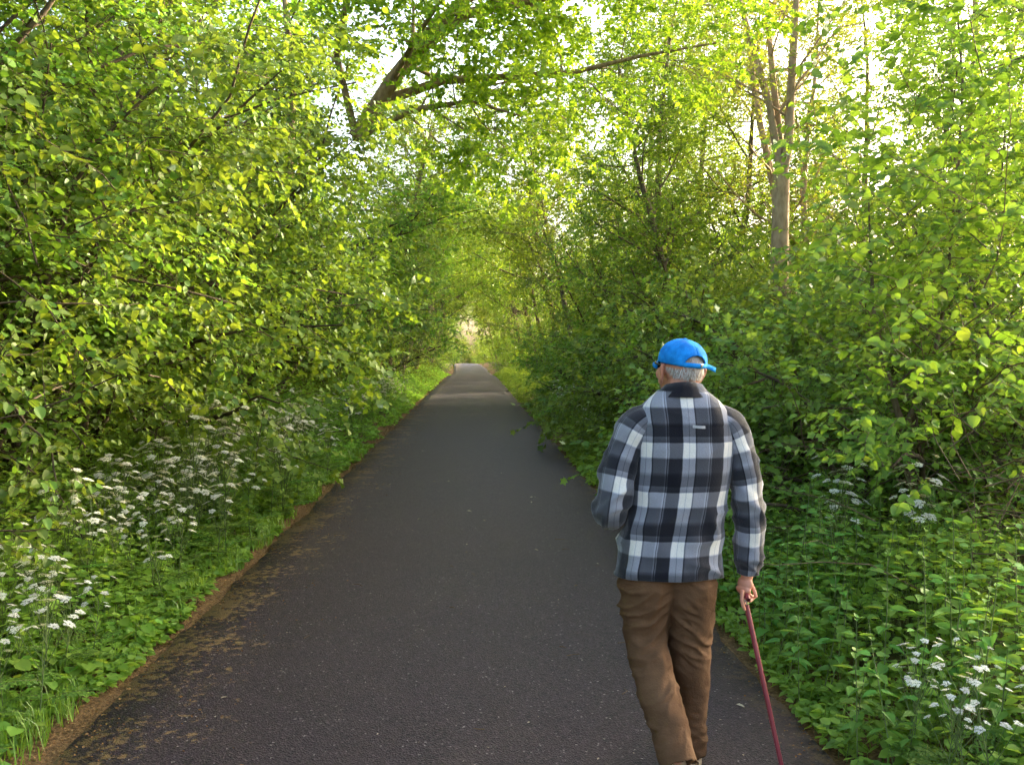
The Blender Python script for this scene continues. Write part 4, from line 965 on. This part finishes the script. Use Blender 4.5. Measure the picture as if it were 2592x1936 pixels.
# --- trousers, grown together and creased
def trousers_mesh():
    pr = []
    def leg(rows):
        Rr = hermite(rows, 26)
        for r in Rr: pr.append(('ball', (r[0], r[1], r[2]), (r[3], r[4], r[3] * .9), (0, 0, 0)))
    leg([(-.118, -.002, .80, .118, .122), (-.124, .004, .70, .105, .115), (-.126, .012, .62, .095, .100), (-.124, .010, .53, .084, .086), (-.114, -.045, .44, .080, .082), (-.092, -.125, .335, .077, .079), (-.066, -.210, .215, .072, .076), (-.048, -.270, .125, .070, .074)])
    leg([(.038, .000, .80, .104, .118), (.050, .010, .70, .102, .112), (.054, .030, .60, .094, .098), (.058, .050, .50, .085, .086), (.064, .062, .40, .078, .078), (.072, .078, .28, .069, .070), (.075, .092, .16, .066, .068), (.075, .096, .00, .066, .068)])
    pr.append(('ball', (-.040, .0, .85), (.178, .118, .10), (0, 0, 0))); pr.append(('ball', (-.035, .0, .93), (.150, .095, .07), (0, 0, 0)))
    me = blob_mesh('trousers', 0.0065, pr, 4)
    n = len(me.vertices); co = np.empty(n * 3); me.vertices.foreach_get('co', co); co = co.reshape(-1, 3); no = np.empty(n * 3); me.vertex_normals.foreach_get('vector', no); no = no.reshape(-1, 3)
    d = np.zeros(n)
    for i, (x, y, z) in enumerate(co):
        sgn = -1 if x < -.03 else 1
        seat = math.exp(-((z - .66) / .10) ** 2); knee = math.exp(-((z - .47) / .12) ** 2); cuff = math.exp(-((z - (.27 if sgn < 0 else .13)) / .08) ** 2)
        ca, cb = z + sgn * x * .75 + .02 * nz3(x, y, z, 11, 1), x - sgn * z * .55
        ridge = (1 - abs(noise.noise(Vector((ca * 17, cb * 5.5, y * 4 + sgn * 7)))) * 2.2)
        d_top = smooth((.79 - z) / .06)
        ridge = max(0, ridge) ** 2.2 + .35 * (1 - abs(noise.noise(Vector((ca * 38, cb * 12, y * 9 + 3))) * 2)) - .25
        d[i] = 0.020 * (seat + .75 * knee + .7 * cuff) * (ridge - .4) * (.6 + nz3(x, y, z, 9, 4)) + 0.007 * nz3(x, y, z, 9, 8) + 0.004 * nz3(x, y, z * .5, 22, 3)
        d[i] = d[i] * d_top - .012 * (1 - d_top)
    co = co + no * d[:, None]; me.vertices.foreach_set('co', co.reshape(-1)); me.update()
    bm = bmesh.new(); bm.from_mesh(me)
    dl = Vector((.14, -.50, -.72)).normalized(); dr = Vector((0, .1, -1)).normalized()
    kill = [v for v in bm.verts if (v.co.y < -.08 and v.co.z < .4 and (v.co - Vector((-.052, -.258, .138))).dot(dl) > 0) or (v.co.z < .2 and v.co.y > 0 and (v.co - Vector((.075, .09, .035))).dot(dr) > 0)]
    bmesh.ops.delete(bm, geom=kill, context='VERTS'); bm.to_mesh(me); bm.free()
    return me
tr = new_obj('trousers', trousers_mesh(), M['cord'], person); q = tr.modifiers.new('cloth', 'SOLIDIFY'); q.thickness = .004; q.offset = -1

# --- shoes
def shoe(mt):
    prof = [(-.105, .020, .026, .046), (-.085, .033, .034, .050), (-.04, .035, .038, .052), (.02, .036, .040, .048), (.07, .044, .046, .040), (.12, .045, .046, .034), (.16, .034, .036, .026), (.176, .014, .016, .016)]
    Rr = hermite(prof, 24); VS, F = [], []; na = 20
    for y, wx, _, h in Rr:
        for a in range(na):
            t = 2 * math.pi * a / na; VS.append((max(wx, .004) * math.cos(t), y, .026 + max(.0, h) * max(-.35, math.sin(t)) * 1.25))
    for i in range(len(Rr) - 1):
        for a in range(na): F.append((i * na + a, i * na + (a + 1) % na, (i + 1) * na + (a + 1) % na, (i + 1) * na + a))
    up = np_mesh('shoe_upper', np.array(VS), [np.array(F), np.array([list(range(na))[::-1], [(len(Rr) - 1) * na + a for a in range(na)]])], smooth=True)
    VS, F = [], []; na = 2
    for y, wx, _, h in Rr:
        wx = max(wx, .006) * 1.10
        hz = .0 if y < -.03 or y > .03 else .004
        VS += [(-wx, y * 1.03, .022), (wx, y * 1.03, .022), (wx, y * 1.03, hz), (-wx, y * 1.03, hz)]
    for i in range(len(Rr) - 1):
        for a in range(4): F.append((i * 4 + a, i * 4 + (a + 1) % 4, (i + 1) * 4 + (a + 1) % 4, (i + 1) * 4 + a))
    n = len(Rr) - 1; F += [(0, 1, 2, 3), (n * 4 + 3, n * 4 + 2, n * 4 + 1, n * 4)]
    so = np_mesh('shoe_sole', np.array(VS), np.array(F))
    o = new_obj('shoe', up, M['shoe'], person); o.matrix_local = mt
    o['label'] = 'tan shoe'
    new_obj('sole', so, M['sole'], o)
shoe(Matrix.Translation((.078, .14, .0)) @ Matrix.Rotation(R(-4), 4, 'Z'))
shoe(Matrix.Translation((-.048, -.178, .038)) @ Matrix.Rotation(R(4), 4, 'Z') @ Matrix.Rotation(R(-38), 4, 'X'))

# --- head: hair, cap, glasses
def hair_mesh():
    r2 = random.Random(3); P = []
    for i in range(5200):
        az = r2.uniform(0, 2 * math.pi); dback = math.cos(az + math.pi / 2)   # az: 0 = right, 90 = front, 270 = back
        el = r2.uniform(-40, 32); front = math.sin(az)
        if front > .15: continue
        lim = -24 + 24 * max(0, (front + .55)) * 1.3
        if el < lim: continue
        if el > -7 and front > -.83: continue          # under the cap, away from its opening
        e = R(el); n = Vector((math.cos(az) * math.cos(e), math.sin(az) * math.cos(e), math.sin(e)))
        b = Vector((n.x * .0755, -.008 + n.y * .0955, .018 + n.z * .0875))
        if el < -15: b = Vector((b.x * .96, b.y * (1 - .10 * (-15 - el) / 25), b.z - .004))
        d = (Vector((0, -.12, -1)) + n * .10 + Vector((r2.gauss(0, .22), r2.gauss(0, .15), 0))).normalized(); L = r2.uniform(.014, .026)
        s = d.cross(n).normalized() * .0011; q = b + d * L * .5 + n * .002; tip = b + d * L + n * .001
        P.append([hp(*(b - s)), hp(*(b + s)), hp(*(q + s * .8)), hp(*(q - s * .8)), hp(*tip)])
    A_ = np.array([[tuple(v) for v in p] for p in P]).reshape(-1, 3); b = (np.arange(len(P)) * 5)[:, None]
    return np_mesh('hair', A_, [b + np.array([[0, 1, 2, 3]]), b + np.array([[3, 2, 4]])])
hm = mat_leaf('hair_strand', (0.24, 0.21, 0.17), (0.66, 0.62, 0.56), trans=.15, tgain=.8, gloss=.05, rough=.4)
new_obj('hair', hair_mesh(), hm, person)
def cap_mesh():
    nA, nE = 96, 22; VS, F = [], []
    for a in range(nA + 1):
        az = 2 * math.pi * a / nA - math.pi / 2          # starts at the middle of the back
        off = min(a, nA - a) / nA * 360                  # degrees away from the back
        e0 = -6 + (30 * math.sqrt(max(0, 1 - (off / 33) ** 2)) if off < 33 else 0)
        for k in range(nE + 1):
            e = R(e0 + (90 - e0) * k / nE); seam = 1 - .022 * math.exp(-((((off + 30) % 60) - 30) / 3.0) ** 2) * math.cos(e)
            n = Vector((math.cos(az) * math.cos(e), math.sin(az) * math.cos(e), math.sin(e)))
            wob = 1 + .018 * nz3(n.x, n.y, n.z, 3.5, 2)
            bulge = 1.0 + .05 * math.cos(e) * math.sin(e) * 2
            VS.append(tuple(hp(n.x * .084 * seam * wob * bulge, -.006 + n.y * .104 * seam * wob * bulge, .026 + n.z * .086 * wob)))
    w_ = nE + 1
    for a in range(nA):
        for k in range(nE): F.append((a * w_ + k, (a + 1) * w_ + k, (a + 1) * w_ + k + 1, a * w_ + k + 1))
    return np_mesh('cap', np.array(VS), np.array(F), smooth=True)
cap = new_obj('cap', cap_mesh(), M['cap'], person); q = cap.modifiers.new('cloth', 'SOLIDIFY'); q.thickness = .003; q.offset = 1
VS, F = [], []                                           # brim, curved down at the sides
for i in range(25):
    t = (i / 24 - .5) * 2; az = R(90 - t * 52)
    for k in range(7):
        u = k / 6; ext = .064 * u * math.sqrt(max(0, 1 - t * t)) ; x = math.cos(az) * .085 * (1 + .05 * u); yb = -.006 + math.sin(az) * .105
        VS.append(tuple(hp(x, yb + ext, .016 - .022 * u - .018 * (x / .085) ** 2 * u + .012 * (1 - (x / .085) ** 2))))
for i in range(24):
    for k in range(6): F.append((i * 7 + k, (i + 1) * 7 + k, (i + 1) * 7 + k + 1, i * 7 + k + 1))
o = new_obj('brim', np_mesh('brim', np.array(VS), np.array(F), smooth=True), M['cap'], cap); o.modifiers.new('t', 'SOLIDIFY').thickness = .003
VS, F = [], []                                           # strap across the opening with its loose end sticking out
pts = [(math.cos(R(270 + d)) * .0865, -.006 + math.sin(R(270 + d)) * .107, .026) for d in range(-40, 44, 4)] + [(.074, -.078, .022), (.092, -.076, .017), (.108, -.076, .012)]
for i, (x, y, z) in enumerate(pts):
    VS.append(tuple(hp(x, y, z + .008))); VS.append(tuple(hp(x, y, z - .010)))
for i in range(len(pts) - 1): F.append((2 * i, 2 * i + 1, 2 * i + 3, 2 * i + 2))
o = new_obj('strap', np_mesh('strap', np.array(VS), np.array(F), smooth=True), M['cap'], cap); o.modifiers.new('t', 'SOLIDIFY').thickness = .0035
def small_ball(name, c, r, mat, parent, rot=(0, 0, 0)):
    bm = bmesh.new(); bmesh.ops.create_uvsphere(bm, u_segments=14, v_segments=10, radius=1, matrix=Matrix.Translation(hp(*c)) @ (HR.to_3x3() @ Euler(rot).to_matrix()).to_4x4() @ Matrix.Diagonal((*r, 1)))
    for f in bm.faces: f.smooth = True
    me = bpy.data.meshes.new(name); bm.to_mesh(me); bm.free(); return new_obj(name, me, mat, parent)
small_ball('button', (0, -.006, .114), (.008, .008, .004), M['cap'], cap)
small_ball('buckle', (.020, -.1115, .028), (.005, .003, .008), M['metal'], cap)
for s in (-1, 1): small_ball('eye', (s * .030, .078, .004), (.0125, .0125, .0125), mat_simple('eye_white', (.75, .73, .70), None, 10, .3), person)
gl = small_ball('sunglasses', (-.032, .096, .004), (.026, .006, .019), M['black'], person); o = small_ball('lens', (.032, .096, .004), (.026, .006, .019), M['black'], gl)
for s in (-1, 1):
    me = tubes_mesh('temple', [([hp(s * .058, .092, .010), hp(s * .078, .06, .008), hp(s * .083, .0, .006), hp(s * .080, -.012, -.004)], [.004, .004, .003, .002], 6)])
    new_obj('temple', me, M['black'], gl)

# --- walking cane, held by the man
def cane():
    top, tip = Vector((.268, .036, .672)), Vector((.392, -.085, .002))
    base = thing('walking_cane', 'maroon walking cane with a silver collar held in the right hand', 'cane', tuple(person.location))
    sh = [top.lerp(tip, i / 8) for i in range(9)]
    new_obj('shaft', tubes_mesh('shaft', [(sh, [.0105 - .0020 * i / 8 for i in range(9)], 16)]), M['cane'], base)
    ax = (tip - top).normalized()
    new_obj('collar', tubes_mesh('collar', [([top - ax * .010, top + ax * .004, top + ax * .030, top + ax * .034], [.0122, .0128, .0126, .0112], 16)]), M['metal'], base)
    h = [Vector((.266, -.022, .672)), Vector((.267, .0, .681)), Vector((.268, .036, .684)), Vector((.270, .075, .682)), Vector((.272, .10, .674))]
    new_obj('handle', tubes_mesh('handle', [(h, [.009, .012, .0125, .011, .009], 14)]), M['cane'], base)
    new_obj('ferrule', tubes_mesh('ferrule', [([tip - ax * .03, tip - ax * .002, tip], [.011, .0125, .010], 12)]), M['black'], base)
cane()
